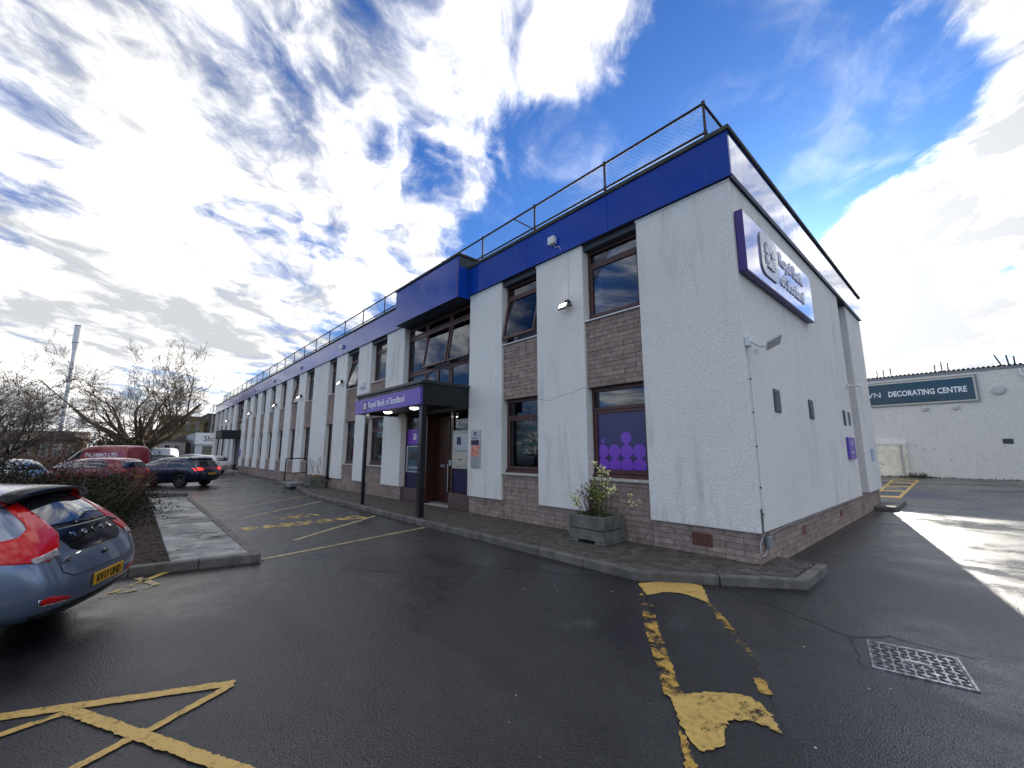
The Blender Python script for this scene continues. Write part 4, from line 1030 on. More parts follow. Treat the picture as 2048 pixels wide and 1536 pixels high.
def blade(b, p, d, ln, w, curve, rr):
    d = Vector(d).normalized(); sd = d.cross(Vector((0,0,1)))
    if sd.length < .1: sd = Vector((1,0,0))
    sd.normalize(); p = Vector(p); n = 4; base = len(b.v)
    for i in range(n+1):
        t = i/n; q = p + d*(ln*t) + Vector((0,0,-curve*t*t)); ww = w*(1-t)**.7
        b.v += [tuple(q-sd*ww), tuple(q+sd*ww)]
    for i in range(n): k = base+2*i; b.f.append((k,k+1,k+3,k+2))
def spray(name, label, cx, cy, z0, hx, hy, seed, kind):
    t = thing(name, label, 'plant', (cx,cy,z0)); rr = random.Random(seed)
    st, lf, dr, lm = MB(), MB(), MB(), MB(); heads = []
    if kind == 'flowers':
        spec = [(-.30,-.02,-.52,.36,0),(-.24,.05,-.34,.46,2),(-.36,.0,-.44,.22,0),(.02,0,.04,.98,0),(.08,.05,.16,.78,0),(.14,0,.22,.92,0),(.20,.06,.30,.80,0),(.12,-.05,.12,.38,1),(.18,0,.20,.44,1),(.26,0,.34,.50,0),(.30,.05,.42,.52,0),(.05,.0,.02,.62,1),(.30,-.02,.86,.36,0),(.20,.08,.24,.66,0),(.10,-.1,.06,.52,1),(-.28,0,-.40,.30,0)]
        for (u, v, tu, tz, k) in spec:
            p0 = Vector((cx+u*.9, cy+v, z0)); p2 = Vector((cx+tu*.95, cy+v-.06, z0+tz)); p1 = (p0+p2)/2 + Vector((rr.uniform(-.05,.05), -.02, .05))
            if tu > .6: p1 = Vector((cx+.5, cy-.1, z0+.06))
            st.tube([p0, p0.lerp(p1,.5)*.5+p0.lerp(p1,.5)*.5, p1, p1.lerp(p2,.5), p2], .005, 4)
            heads.append((p2, k))
            for i in range(9):
                q = p0.lerp(p2, rr.uniform(.15,.95)); a = rr.uniform(0,6.28)
                blade(lf if k != 1 else lm, q, (math.cos(a),math.sin(a),.6), rr.uniform(.04,.09), .011, .02, rr)
        for i in range(130):
            a = rr.uniform(0,6.28); blade(lf, (cx+rr.uniform(-.30,.30), cy+rr.uniform(-.2,.2), z0-.02), (math.cos(a)*.8,math.sin(a)*.8,rr.uniform(.7,2)), rr.uniform(.10,.27), .010, .06, rr)
        for i in range(90):
            x = cx+rr.uniform(-.2,.1); dr.tube([(x, cy+rr.uniform(-.15,.2), z0), (x+rr.uniform(-.10,.12), cy+rr.uniform(-.2,.2), z0+rr.uniform(.2,.42)), (x+rr.uniform(-.2,.2), cy+rr.uniform(-.2,.2), z0+rr.uniform(.35,.62))], .0032, 3)
        for (p, k) in heads:
            fl = MB()
            for i in range(34 if k == 1 else 20):
                o = Vector((rr.gauss(0,.038), rr.gauss(0,.038), rr.gauss(-.02,.045)))*(1.5 if k == 1 else 1.0)
                u = Vector((rr.uniform(-1,1), rr.uniform(-1,1), rr.uniform(-1,1))).normalized(); w = u.orthogonal().normalized(); s = rr.uniform(.013,.030)
                c = p+o; fl.poly([c-u*s, c-w*s*.8, c+u*s, c+w*s*.8])
            tag(fl.build('flower_head', ('petal_yellow','leaf_lime','flower_brown')[k], t, fixn=False), kind='stuff')
        st.build('stems', 'stem', t, fixn=False); lm.build('young_leaves', 'leaf_lime', t, fixn=False)
        lf.build('leaves', 'leaf_green', t, fixn=False); dr.build('dry_stems', 'dry_stem', t, fixn=False)
    else:
        for i in range(420):
            a = rr.uniform(0,6.28); blade(lf, (cx+rr.uniform(-hx,hx), cy+rr.uniform(-hy,hy), z0-.03), (math.cos(a),math.sin(a),rr.uniform(.3,1.3)), rr.uniform(.14,.32), .022, .12, rr)
        for i in range(5):
            p = Vector((cx+rr.uniform(-hx,hx)*.8, cy+rr.uniform(-hy,hy), z0)); pts = [p]
            for k in range(4): p = p + Vector((rr.uniform(-.1,.1), rr.uniform(-.1,.1), rr.uniform(.15,.30))); pts.append(p)
            dr.tube(pts, .008, 4)
        lf.build('leaves', 'leaf_rust' if kind == 'rust' else 'leaf_red', t, fixn=False); dr.build('dry_stems', 'dry_stem', t, fixn=False)
    return t
spray('flowering_plant', 'straggly spring plant with pale yellow flowers growing in the square planter', -2.63, -.34, .42, .3, .25, 3, 'flowers')
spray('low_plant', 'rust brown trailing plant filling the planter by the steps', -18.5, -.40, .47, .5, .28, 8, 'rust')
spray('low_plant', 'orange brown plant and bare stems growing behind the handrail', -20.2, -.25, .30, .8, .15, 9, 'rust')
sp_ = thing('door_steps', 'low stone steps up to the black door in the narrow bay', 'steps', (-20,-.6,0))
MB().box(-20.9,-19.3,-1.18,-.5,-.005,.15).build('step', 'concrete_slab', sp_, bevel=.01); MB().box(-20.3,-19.05,-.48,.06,-.005,.30).build('step', 'granite', sp_, bevel=.01); MB().box(-20.32,-19.03,-.50,.06,.301,.34).build('step', 'concrete_slab', sp_, bevel=.008)
hr = thing('handrail', 'dark tubular steel handrail beside the steps', 'handrail', (-20.9,-.6,0))
MB().tube([(-21.0,-1.05,0),(-21.0,-1.05,1.20),(-21.0,-1.03,1.25),(-21.0,-1.0,1.27),(-21.0,-.12,1.27),(-21.0,-.09,1.25),(-21.0,-.07,1.2),(-21.0,-.07,.0)], .028, 8).build('rail', 'post_paint', hr, smooth=True)
MB().tube([(-21.0,-1.05,.55),(-21.0,-.07,.55)], .022, 8).build('lower_rail', 'post_paint', hr, smooth=True)
step2 = MB().box(-.04,.42,9.9,12.6,RZ-.01,.0).build('door_slab', 'kerb', None, bevel=.02); tag(step2, 'flat concrete slab by the far end of the side wall', 'step')

# ================================================================== DECORATING SHOP BEHIND
deco = thing('decorating_shop', 'white rendered shed wall with corrugated roof edge behind the bank', 'building', (8,36,RZ))
DY = 33.4
MB().box(-14,34,DY,DY+.4,RZ,6.75).build('wall', 'deco_wall', deco)
MB().box(-14,34,DY-.05,DY-.001,6.76,6.92).build('gutter', 'vent_grey', deco)
rf = MB()
for i in range(220): 
    x = -14+i*.218; rf.poly([(x,DY-.15,6.93),(x+.073,DY-.15,7.02),(x+.073,DY+9,7.45),(x,DY+9,7.36)]); rf.poly([(x+.073,DY-.15,7.02),(x+.145,DY-.15,7.02),(x+.145,DY+9,7.45),(x+.073,DY+9,7.45)]); rf.poly([(x+.145,DY-.15,7.02),(x+.218,DY-.15,6.93),(x+.218,DY+9,7.36),(x+.145,DY+9,7.45)])
rf.build('roof', 'corrugated', deco, fixn=False)
MB().box(-14,34,DY+.401,DY+9,RZ,6.7).build('building_core', 'deco_wall', deco)
for (x, z) in ((-2.1,7.2),(-1.75,7.2),(-1.35,7.2),(.92,7.2),(1.25,7.2),(1.55,7.2)): MB().cyl((x,DY+.3,7.0),(x,DY+.3,7.2+random.Random(int(x*100)).uniform(.2,.55)),.03,n=6).build('spike', 'rail_steel', deco)
for (x, dx, h) in ((3.9,-.25,.75),(4.2,-.05,.65),(4.45,.0,.5)): MB().cyl((x,DY+.3,7.0),(x+dx,DY+.3,7.05+h),.04,n=6).build('spike', 'rail_steel', deco)
for (x, z, r) in ((3.56,5.46,.30),(.15,4.51,.16),(1.61,4.50,.16)):
    b = MB().lathe((0,0,0), [(r,0),(r,.10),(r*.8,.16),(r*.3,.18)], 20); b.xf(Matrix.Translation((x,DY-.002,z)) @ Matrix.Rotation(R(90),4,'X')); b.build('round_lamp', 'disc_grey', deco, smooth=False)
MB().box(3.35,3.78,DY-.03,DY-.002,2.09,2.40).build('vent_plate', 'vent_dark', deco)
MB().tube([(4.55,DY-.06,6.7),(4.6,DY-.08,6.3),(4.85,DY-.08,6.0),(4.9,DY-.08,3)], .06, 8).build('downpipe', 'white_plastic', deco)
for (x, z) in ((-.6,1.95),(-.2,1.75),(1.0,1.0),(.3,1.8),(3.4,1.9)): MB().box(x-.03,x+.03,DY-.012,DY-.002,z,z+.05).build('wall_plug', 'vent_dark', deco)
MB().box(-6,-1.1,DY-.25,DY-.002,RZ,2.1).build('sun_patch_slab', 'deco_sun_patch', deco); MB().box(-6.1,-1.05,DY-.32,DY-.002,2.102,2.30).build('sun_patch_ledge', 'white_plastic', deco)  # added cream slab and ledge, stand in for sunlight falling on the wall
MB().box(-1.42,-1.30,DY-.40,DY-.33,RZ,2.05).build('old_post', 'far_stone', deco)
ds = thing('shop_sign', 'long dark green sign with cream border and white capitals on the shed wall', 'sign', (0,DY,4.9))
MB().box(-6.5,2.75,DY-.10,DY-.002,4.80,6.58).build('border', 'vent_grey', ds)
MB().box(-6.4,2.65,DY-.13,-.101+DY,4.88,6.50).build('inner_border', 'cream_trim', ds)
for i in range(6):
    a = -6.32+i*1.482; MB().box(a,a+1.478,DY-.145,DY-.131,4.96,6.42).build('sign_panel', 'sign_green', ds)
text('lettering', 'CROWN', .52, 'white_print', ds, (-4.25,DY-.15,5.50), (1,0,0), (0,0,1), .004, 1.10)
text('lettering', 'DECORATING CENTRE', .52, 'white_print', ds, (-1.62,DY-.15,5.50), (1,0,0), (0,0,1), .004, .715, bold=.014)
wd = MB(); rr = random.Random(6)
for i in range(420):
    x = rr.gauss(-.7,.7) if i < 240 else rr.uniform(-4,4); a = rr.uniform(0,6.28); blade(wd, (x, DY-.45+rr.uniform(-.1,.1), RZ), (math.cos(a)*.6,math.sin(a)*.6,1), rr.uniform(.10,.55 if abs(x+.7)<.5 else .22), .02, .06, rr)
tag(wd.build('weeds', 'moss', None, fixn=False), 'weeds and moss along the foot of the shed wall', 'weeds', kind='stuff')

# ================================================================== VEHICLES (own frame: rear bumper at x=0, forward +x, left +y, ground z=0)
HATCH = [  # per station: (X,y,z) for sill, low side, shoulder, belt, roof rail, roof centre
 [(.16,.70,.27),(.03,.83,.50),(.05,.86,.80),(.17,.80,.98),(.40,.58,1.36),(.26,0,1.405)],
 [(.42,.84,.22),(.32,.90,.50),(.34,.905,.82),(.42,.85,1.00),(.62,.60,1.395),(.55,0,1.445)],
 [(.95,.86,.19),(.95,.90,.50),(.95,.91,.82),(.95,.85,.99),(1.05,.60,1.42),(1.0,0,1.47)],
 [(1.9,.86,.18),(1.9,.895,.5),(1.9,.90,.80),(1.9,.84,.965),(1.9,.60,1.42),(1.9,0,1.475)],
 [(2.55,.86,.18),(2.55,.895,.5),(2.55,.89,.79),(2.55,.83,.95),(2.35,.58,1.385),(2.25,0,1.44)],
 [(3.0,.86,.18),(3.0,.895,.5),(3.0,.885,.78),(3.0,.82,.94),(2.80,.64,1.14),(2.70,0,1.21)],
 [(3.4,.86,.19),(3.4,.90,.5),(3.4,.89,.76),(3.35,.80,.90),(3.22,.66,.97),(3.12,0,1.02)],
 [(3.9,.84,.20),(3.92,.89,.48),(3.92,.86,.70),(3.85,.74,.83),(3.80,.52,.88),(3.78,0,.91)],
 [(4.22,.70,.22),(4.26,.76,.45),(4.25,.72,.64),(4.18,.62,.73),(4.12,.45,.77),(4.14,0,.79)]]
V40R = [[(.17,.70,.25),(.00,.83,.47),(.11,.87,.78),(.20,.81,.965),(.66,.58,1.335),(.50,0,1.39)],
 [(.42,.84,.22),(.30,.90,.50),(.36,.905,.82),(.46,.85,.995),(.92,.60,1.39),(.88,0,1.445)]] + HATCH[2:]
V40R[2] = [(.95,.86,.19),(.95,.90,.50),(.95,.91,.82),(1.0,.85,.99),(1.35,.60,1.415),(1.3,0,1.47)]
VAN = [
 [(.10,.86,.30),(.02,.92,.55),(.02,.93,1.0),(.03,.92,1.35),(.10,.80,2.02),(.10,0,2.10)],
 [(.35,.92,.25),(.35,.95,.55),(.35,.95,1.0),(.35,.93,1.35),(.40,.82,2.06),(.4,0,2.13)],
 [(1.2,.92,.22),(1.2,.95,.55),(1.2,.95,1.0),(1.2,.93,1.35),(1.2,.82,2.07),(1.2,0,2.14)],
 [(2.4,.92,.22),(2.4,.95,.55),(2.4,.95,1.0),(2.4,.93,1.35),(2.4,.82,2.07),(2.4,0,2.14)],
 [(3.3,.92,.22),(3.3,.95,.55),(3.3,.95,1.0),(3.3,.92,1.30),(3.15,.78,2.0),(3.1,0,2.08)],
 [(3.8,.92,.22),(3.8,.95,.55),(3.8,.94,.95),(3.8,.90,1.22),(3.55,.74,1.62),(3.5,0,1.72)],
 [(4.2,.92,.22),(4.2,.94,.55),(4.2,.92,.92),(4.15,.84,1.13),(4.0,.68,1.24),(3.95,0,1.30)],
 [(4.6,.88,.24),(4.62,.90,.5),(4.6,.86,.82),(4.55,.74,1.0),(4.5,.52,1.05),(4.48,0,1.09)],
 [(4.85,.74,.26),(4.9,.78,.48),(4.88,.74,.72),(4.82,.62,.88),(4.78,.45,.92),(4.80,0,.95)]]
def car_mesh(rings, bulge=.07, wheels=((.95),(3.55)), wr=.335, arch=True, sub=2):
    v, f = [], []; idx = {}
    def add(p): v.append(p); return len(v)-1
    for sgn in (1, -1):
        for i, rg in enumerate(rings):
            s, lo, sh, be, rr_, rc = rg
            pts = [(s[0],0,s[2]), s, lo, sh, be, rr_]
            for fz in (2/3, 1/3): pts.append((rr_[0]+(rc[0]-rr_[0])*(1-fz), rr_[1]*fz, rc[2]-(rc[2]-rr_[2])*fz**2))
            pts.append(rc)
            for k, p in enumerate(pts):
                key = (i, k, 0 if k in (0, 8) else sgn)
                if key not in idx: idx[key] = add((p[0], p[1]*sgn, p[2]))
        I = lambda i, k: idx[(i, k, 0 if k in (0, 8) else sgn)]
        for i in range(len(rings)-1):
            for k in range(8): f.append((I(i,k), I(i+1,k), I(i+1,k+1), I(i,k+1)))
        for end in (0, len(rings)-1):              # close rear and front
            rg = rings[end]; dirn = -1 if end == 0 else 1
            fr_ = (1, 2/3, 1/3, 0); C = {}
            for c, fz in enumerate(fr_):
                for r in range(1, 6):
                    if c == 0: C[(c,r)] = I(end, r)
                    elif r == 5: C[(c,r)] = I(end, 5+c)
                    else:
                        p = rg[r-1]; key = ('cap', end, c, r, 0 if c == 3 else sgn)
                        if key not in idx: idx[key] = add((p[0]+dirn*bulge*(1-fz**2)*(1 if r < 4 else .7), p[1]*fz*sgn, p[2]+(.02*(1-fz) if r == 4 else 0)))
                        C[(c,r)] = idx[key]
            for c in range(3):
                for r in range(1, 5): f.append((C[(c,r)], C[(c,r+1)], C[(c+1,r+1)], C[(c+1,r)]))
            # underside to sill row
            b0 = I(end, 0); f.append((b0, C[(0,1)], C[(1,1)])); f.append((b0, C[(1,1)], C[(2,1)])); f.append((b0, C[(2,1)], C[(3,1)]))
    me = bpy.data.meshes.new('body'); me.from_pydata(v, [], f)
    bm = bmesh.new(); bm.from_mesh(me); bmesh.ops.remove_doubles(bm, verts=bm.verts, dist=1e-5); bmesh.ops.recalc_face_normals(bm, faces=bm.faces); bm.to_mesh(me); bm.free()
    o = bpy.data.objects.new('tmp', me); COL.objects.link(o)
    sb = o.modifiers.new('s', 'SUBSURF'); sb.levels = sub; sb.render_levels = sub
    dg = bpy.context.evaluated_depsgraph_get(); dg.update()
    smooth = bpy.data.meshes.new_from_object(o.evaluated_get(dg))
    bm = bmesh.new(); bm.from_mesh(smooth); bvh = BVHTree.FromBMesh(bm); bm.free()
    res = smooth
    if arch:
        cut = MB()
        for x in wheels:
            for sgn in (1, -1):
                cut.cyl((x, sgn*.62, wr-.01), (x, sgn*1.2, wr-.01), wr+.055, n=40)
        cm = bpy.data.meshes.new('cut'); cm.from_pydata(cut.v, [], cut.f)
        bm = bmesh.new(); bm.from_mesh(cm); bmesh.ops.recalc_face_normals(bm, faces=bm.faces); bm.to_mesh(cm); bm.free()
        co = bpy.data.objects.new('cut', cm); COL.objects.link(co)
        bo = o.modifiers.new('b', 'BOOLEAN'); bo.operation = 'DIFFERENCE'; bo.object = co; bo.solver = 'EXACT'
        dg = bpy.context.evaluated_depsgraph_get(); dg.update()
        res = bpy.data.meshes.new_from_object(o.evaluated_get(dg)); bpy.data.objects.remove(co)
    bpy.data.objects.remove(o)
    for q in res.polygons: q.use_smooth = True
    res.materials.clear()
    return res, bvh
def patch(bvh, poly, o, e1, e2, d, off=.004, grid=.07, thick=.012, keep=.5):
    """outline in the (e1,e2) plane pressed along d on to the body"""
    o, e1, e2, d = Vector(o), Vector(e1), Vector(e2), Vector(d).normalized()
    bm = bmesh.new(); vs_ = [bm.verts.new((a, b, 0)) for a, b in poly]; bm.faces.new(vs_)
    for ax, q in ((0, [p[0] for p in poly]), (1, [p[1] for p in poly])):
        t = math.floor(min(q)/grid)*grid
        while t < max(q):
            co = Vector((t,0,0)) if ax == 0 else Vector((0,t,0)); no = Vector((1,0,0)) if ax == 0 else Vector((0,1,0))
            bmesh.ops.bisect_plane(bm, geom=bm.verts[:]+bm.edges[:]+bm.faces[:], plane_co=co, plane_no=no, dist=1e-5); t += grid
    for vert in bm.verts:
        P = o + e1*vert.co.x + e2*vert.co.y; h = bvh.ray_cast(P - d*4, d)
        if h[0] is None: h = bvh.find_nearest(P)
        vert.co = h[0] + h[1]*off if h[1].dot(d) < 0 else h[0] - d*off
    bm.normal_update()
    if sum((q.normal.dot(d) for q in bm.faces)) > 0: bmesh.ops.reverse_faces(bm, faces=bm.faces)
    me = bpy.data.meshes.new('patch'); bm.to_mesh(me); bm.free()
    for q in me.polygons: q.use_smooth = True
    return me
def plink(name, me, m, parent, thick=.012):
    me.name = name; o = link(name, me, m, parent)
    s = o.modifiers.new('solid', 'SOLIDIFY'); s.thickness = thick; s.offset = -1
    return o
WHEEL = {}
def wheel(t, x, y, r, w, rim='alloy', spokes=5):
    sgn = 1 if y > 0 else -1
    key = (r, w, rim, spokes, sgn)
    if key not in WHEEL:
        X = Matrix.Rotation(R(90*-sgn), 4, 'X')
        ty = MB().lathe((0,0,0), [(r*.66,-w/2),(r*.93,-w/2),(r,-w/2+.02),(r,w/2-.02),(r*.94,w/2),(r*.68,w/2+.004),(r*.66,w/2-.03)], 30).xf(X).build('tyre', 'tyre', None, smooth=True)
        rm = MB().lathe((0,0,0), [(r*.655,-w/2+.01),(r*.655,w/2-.032),(r*.60,w/2-.03),(r*.58,w/2-.06),(r*.10,w/2-.075)], 30).xf(X).build('rim', 'alloy_dark', None)
        sp = MB()
        for k in range(spokes):
            a = 2*math.pi*k/spokes
            for da in (-.10, .10):
                c, s = math.cos(a+da*.4), math.sin(a+da*.4); c2, s2 = math.cos(a+da*1.6), math.sin(a+da*1.6)
                p, q = Vector((c*r*.12,s*r*.12,w/2-.03)), Vector((c2*r*.62,s2*r*.62,w/2-.015)); n = Vector((-s,c,0))*r*.045
                sp.extrude([p-n,q-n*.8,q+n*.8,p+n], (0,0,-.02))
        sp.cyl((0,0,w/2-.07),(0,0,w/2-.015), r*.17, n=16)
        so_ = sp.xf(X).build('spokes', rim, None)
        WHEEL[key] = (ty.data, rm.data, so_.data)
        for q in (ty, rm, so_): bpy.data.objects.remove(q)
    d = WHEEL[key]
    wo = bpy.data.objects.new('wheel', d[0]); COL.objects.link(wo); wo.parent = t; wo.location = (x, y, r)
    for nme, q in (('rim', d[1]), ('spokes', d[2])):
        c = bpy.data.objects.new(nme, q); COL.objects.link(c); c.parent = wo
CARM = {}
def car(label, loc, heading, paintm, style='hatch', scale=(1,1,1), plate=None, detail=1, name='parked_car', cat='car', lamps=True, lit=False, group=None):
    t = local(thing(name, label, cat, (loc[0], loc[1], RZ), group, R(heading)))
    rings = {'hatch': HATCH, 'van': VAN, 'sport': V40R}[style]; key = (style, scale, detail > 0)
    if style == 'sport': style = 'hatch'
    rings = [[(p[0]*scale[0], p[1]*scale[1], p[2]*scale[2]) for p in rg] for rg in rings]
    wx = ((.90*scale[0], 3.52*scale[0]) if style == 'hatch' else (.95*scale[0], 4.05*scale[0])); wr = .325 if style == 'hatch' else .34
    if key not in CARM: CARM[key] = car_mesh(rings, .07 if style == 'hatch' else .04, wx, wr, arch=detail > 0, sub=3 if key[0] == 'sport' else 2)
    me, bvh = CARM[key]; me = me.copy()
    body = link('body', me, paintm, t)
    yw = rings[2][1][1]
    for x in wx:
        for s in (1, -1):
            wheel(t, x, s*(yw-.115), wr, .205, spokes=5)
            if detail:
                a = MB(); n = 14
                for k in range(n):
                    a0, a1 = math.pi*k/n-.05, math.pi*(k+1)/n-.05; r = wr+.048
                    a.poly([(x+r*math.cos(a0), s*.60, wr+r*math.sin(a0)),(x+r*math.cos(a1), s*.60, wr+r*math.sin(a1)),(x+r*math.cos(a1), s*(yw-.02), wr+r*math.sin(a1)),(x+r*math.cos(a0), s*(yw-.02), wr+r*math.sin(a0))])
                a.build('wheel_arch', 'trim_black', t, fixn=False)
    sx, sy, sz = scale
    S = lambda pts: [(a*sx, b*sz) for a, b in pts]; E = lambda pts: [(a*sy, b*sz) for a, b in pts]
    left = dict(o=(0,0,0), e1=(1,0,0), e2=(0,0,1), d=(0,-1,0)); right = dict(o=(0,0,0), e1=(1,0,0), e2=(0,0,1), d=(0,1,0))
    rear = dict(o=(0,0,0), e1=(0,1,0), e2=(0,0,1), d=(1,0,0)); front = dict(o=(4.3*sx,0,0), e1=(0,1,0), e2=(0,0,1), d=(-1,0,0))
    g = .07 if detail else .2
    if style == 'hatch':
        sides = [S([(1.78,1.0),(2.88,.985),(2.62,1.18),(2.36,1.325),(2.05,1.365),(1.78,1.375)]), S([(.66,1.12),(.78,1.03),(1.72,1.005),(1.72,1.378),(1.25,1.372),(.86,1.30)])]
        ws = E([(-.60,1.06),(.60,1.06),(.50,1.34),(-.50,1.34)])
    else:
        sides = [S([(3.05,1.32),(4.02,1.24),(3.70,1.60),(3.42,1.86),(3.05,1.92)])]
        ws = E([(-.66,1.34),(.66,1.34),(.60,1.85),(-.60,1.85)])
    for kw in (left, right):
        for pl in sides: plink('side_window', patch(bvh, pl, grid=g, **kw), 'car_glass', t)
        if detail:
            if style == 'hatch': plink('sill_trim', patch(bvh, S([(1.30,.22),(3.10,.22),(3.10,.33),(1.30,.33)]), grid=.15, **kw), 'trim_black', t); 
            for xx in ((1.745,2.95,.86) if style == 'hatch' else (3.0,4.1)): plink('door_seam', patch(bvh, S([(xx-.004,.36),(xx+.004,.36),(xx+.004,.97),(xx-.004,.97)]), grid=.1, off=.002, **kw), 'trim_black', t, .004)
            if style == 'hatch':
                for xx in (1.05, 2.0): plink('door_handle', patch(bvh, S([(xx,.86),(xx+.18,.855),(xx+.18,.885),(xx,.89)]), off=.02, grid=.1, **kw), paintm, t, .02)
    plink('windscreen', patch(bvh, ws, grid=g, **front), 'car_glass', t)
    for s in (1, -1):
        plink('headlamp', patch(bvh, E([(s*.42,.60),(s*.74,.62),(s*.78,.70),(s*.50,.69)]) if style == 'hatch' else E([(s*.45,.72),(s*.74,.74),(s*.76,.92),(s*.56,.88)]), grid=g, **front), 'lamp_clear', t)
        m = MB().box(-.09,.09,-.10,.10,-.06,.07); mx = (2.72 if style == 'hatch' else 3.75)*sx
        m.xf(Matrix.Translation((mx, s*(yw+.09), (1.0 if style == 'hatch' else 1.38)*sz))); m.build('wing_mirror', paintm if style == 'hatch' else 'trim_black', t, bevel=.035, seg=3)
    plink('grille', patch(bvh, E([(-.5,.40),(.5,.40),(.45,.58),(-.45,.58)]), grid=g, **front), 'trim_black', t)
    if lamps:
        if style == 'hatch':
            plink('rear_window', patch(bvh, E([(-.60,1.02),(.60,1.02),(.52,1.32),(-.52,1.32)]), grid=g, **rear), 'car_glass', t)
            for s in (1, -1): plink('tail_lamp', patch(bvh, E([(s*.50,.84),(s*.86,.80),(s*.84,.96),(s*.50,.93)]), grid=g, **rear), 'tail_lit' if lit else 'tail_red', t)
            plink('rear_bumper_trim', patch(bvh, E([(-.70,.29),(.70,.29),(.76,.40),(-.76,.40)]), grid=g, **rear), 'trim_black', t)
        else:
            for s in (1, -1):
                plink('tail_lamp', patch(bvh, E([(s*.84,.85),(s*.92,.85),(s*.92,1.25),(s*.84,1.25)]), grid=g, **rear), 'tail_red', t)
            plink('door_seam', patch(bvh, E([(-.006,.5),(.006,.5),(.006,2.0),(-.006,2.0)]), off=.002, grid=.2, **rear), 'trim_black', t, .004)
        h = bvh.ray_cast(Vector((-2,0,.62*sz)), Vector((1,0,0))); xr = (h[0].x if h[0] else 0)
        pz = .64*sz if style == 'hatch' else .55
        pl = MB().box(xr-.022, xr-.008, -.26, .26, pz-.055, pz+.055).build('number_plate', 'plate_yellow', t, bevel=.004)
        if plate: text('plate_lettering', plate, .092, 'plate_black', pl, (xr-.0235, .225, pz-.033), (0,-1,0), (0,0,1), .001, .95, bold=.002)
    return t, bvh, body
# ---- dark blue hatchback, left of the bank
c2, b2, _ = car('dark navy hatchback with a lit rear lamp bar parked at an angle', (-23.85,-3.72), 227, 'paint_navy', plate=None, lit=True)
plink('lamp_bar', patch(b2, [(-.6,.87),(.6,.87),(.6,.905),(-.6,.905)], (0,0,0), (0,1,0), (0,0,1), (1,0,0)), 'tail_red', c2)
plink('roof_spoiler', patch(b2, [(-.58,1.34),(.58,1.34),(.55,1.40),(-.55,1.40)], (0,0,0), (0,1,0), (0,0,1), (1,0,0), off=.05), 'trim_black', c2, .05)
car('dark red hatchback parked beside the navy hatchback, half hidden by the shrubs', (-23.0,-6.5), 229, 'paint_red')
car('silver car with dark windows behind the shrubs, left of the red hatchback', (-22.6,-9.6), 232, 'paint_silver', detail=0)
car('white car parked furthest left behind the bare tree', (-25.5,-12.4), 232, 'paint_white', detail=0)
v, bv, _ = car('dark red panel van with white lettering behind the parked cars', (-34.2,-6.4), 226, 'paint_vanred', 'van', name='panel_van', cat='van')
def side_text(t, bvh, s, size, x0, z, m, sx=.9):
    me = text_mesh(s, size, 0, sx, bold=.006)
    for q in me.vertices:
        X, Z = x0 - q.co.x, z + q.co.y
        h = bvh.ray_cast(Vector((X, 4, Z)), Vector((0,-1,0))); Y = h[0].y if h[0] else .93
        q.co = (X, Y+.006, Z)
    me.name = 'lettering'; link('lettering', me, m, t)
side_text(v, bv, 'INCHBRO LTD', .34, 2.75, 1.42, 'white_print', .95)
car('white van far behind the red van', (-58,-3.2), 240, 'paint_white', 'van', detail=0, name='panel_van', cat='van')
car('black car parked beyond the red van, beside the far white van', (-50,-3.6), 235, 'paint_black', detail=0)
car('white hatchback showing its roof above the navy hatchback', (-37,-1.4), 225, 'paint_white', detail=0)
car('grey car parked by the far end of the bank', (-52,-.9), 228, 'paint_silver', detail=0)
# ---- blue-grey hatchback in the left foreground
NEAR = dict(loc=(-3.93,-6.87), heading=248.0)
vc, vb, vbody = car('blue-grey hatchback with tall red tail lamps in the left foreground', NEAR['loc'], NEAR['heading'], 'paint_bluegrey', 'sport', scale=(.97,.97,.97), lamps=False)
RD = dict(o=(0,0,0), e1=(0,-1,0), e2=(0,0,1), d=(1,0,0))          # seen from behind: +e1 is the car's right
plink('rear_window', patch(vb, [(-.50,1.012),(.50,1.012),(.45,1.315),(-.45,1.315)], grid=.05, **RD), 'car_glass', vc)
plink('tailgate_panel', patch(vb, [(-.42,.83),(-.34,.795),(.34,.795),(.42,.83),(.52,1.010),(-.52,1.010)], grid=.05, **RD), 'satin_black', vc)
def roof_at(x, y):
    h = vb.ray_cast(Vector((x, y, 3)), Vector((0,0,-1))); return h[0].z if h[0] else 1.3
spn = 12; top, und, edge = MB(), MB(), MB()
for i in range(spn+1):
    y = -.56+1.12*i/spn; q = abs(y)/.56; xe = .40+.10*q**3; zr = roof_at(.86, y)+.006; ze = roof_at(.86, y)-.030-.012*q**2
    top.v += [(.86,y,zr),(.62,y,zr*.45+ze*.55+.008),(xe,y,ze),(xe+.012,y,ze-.022)]; und.v += [(xe+.012,y,ze-.0225),(xe+.10,y,ze-.050),(.74,y,zr-.10)]
for i in range(spn):
    top.f.append((4*i,4*i+1,4*i+5,4*i+4))
    for k in (1,2): edge.f.append((4*i+k,4*i+k+1,4*i+k+5,4*i+k+4))
    for k in range(2): und.f.append((3*i+k,3*i+k+1,3*i+k+4,3*i+k+3))
edge.v = list(top.v); edge.build('spoiler_lip', 'satin_black', vc, smooth=True); top.build('roof_spoiler', 'paint_bluegrey', vc, smooth=True); und.build('spoiler_underside', 'gloss_black', vc, smooth=True)
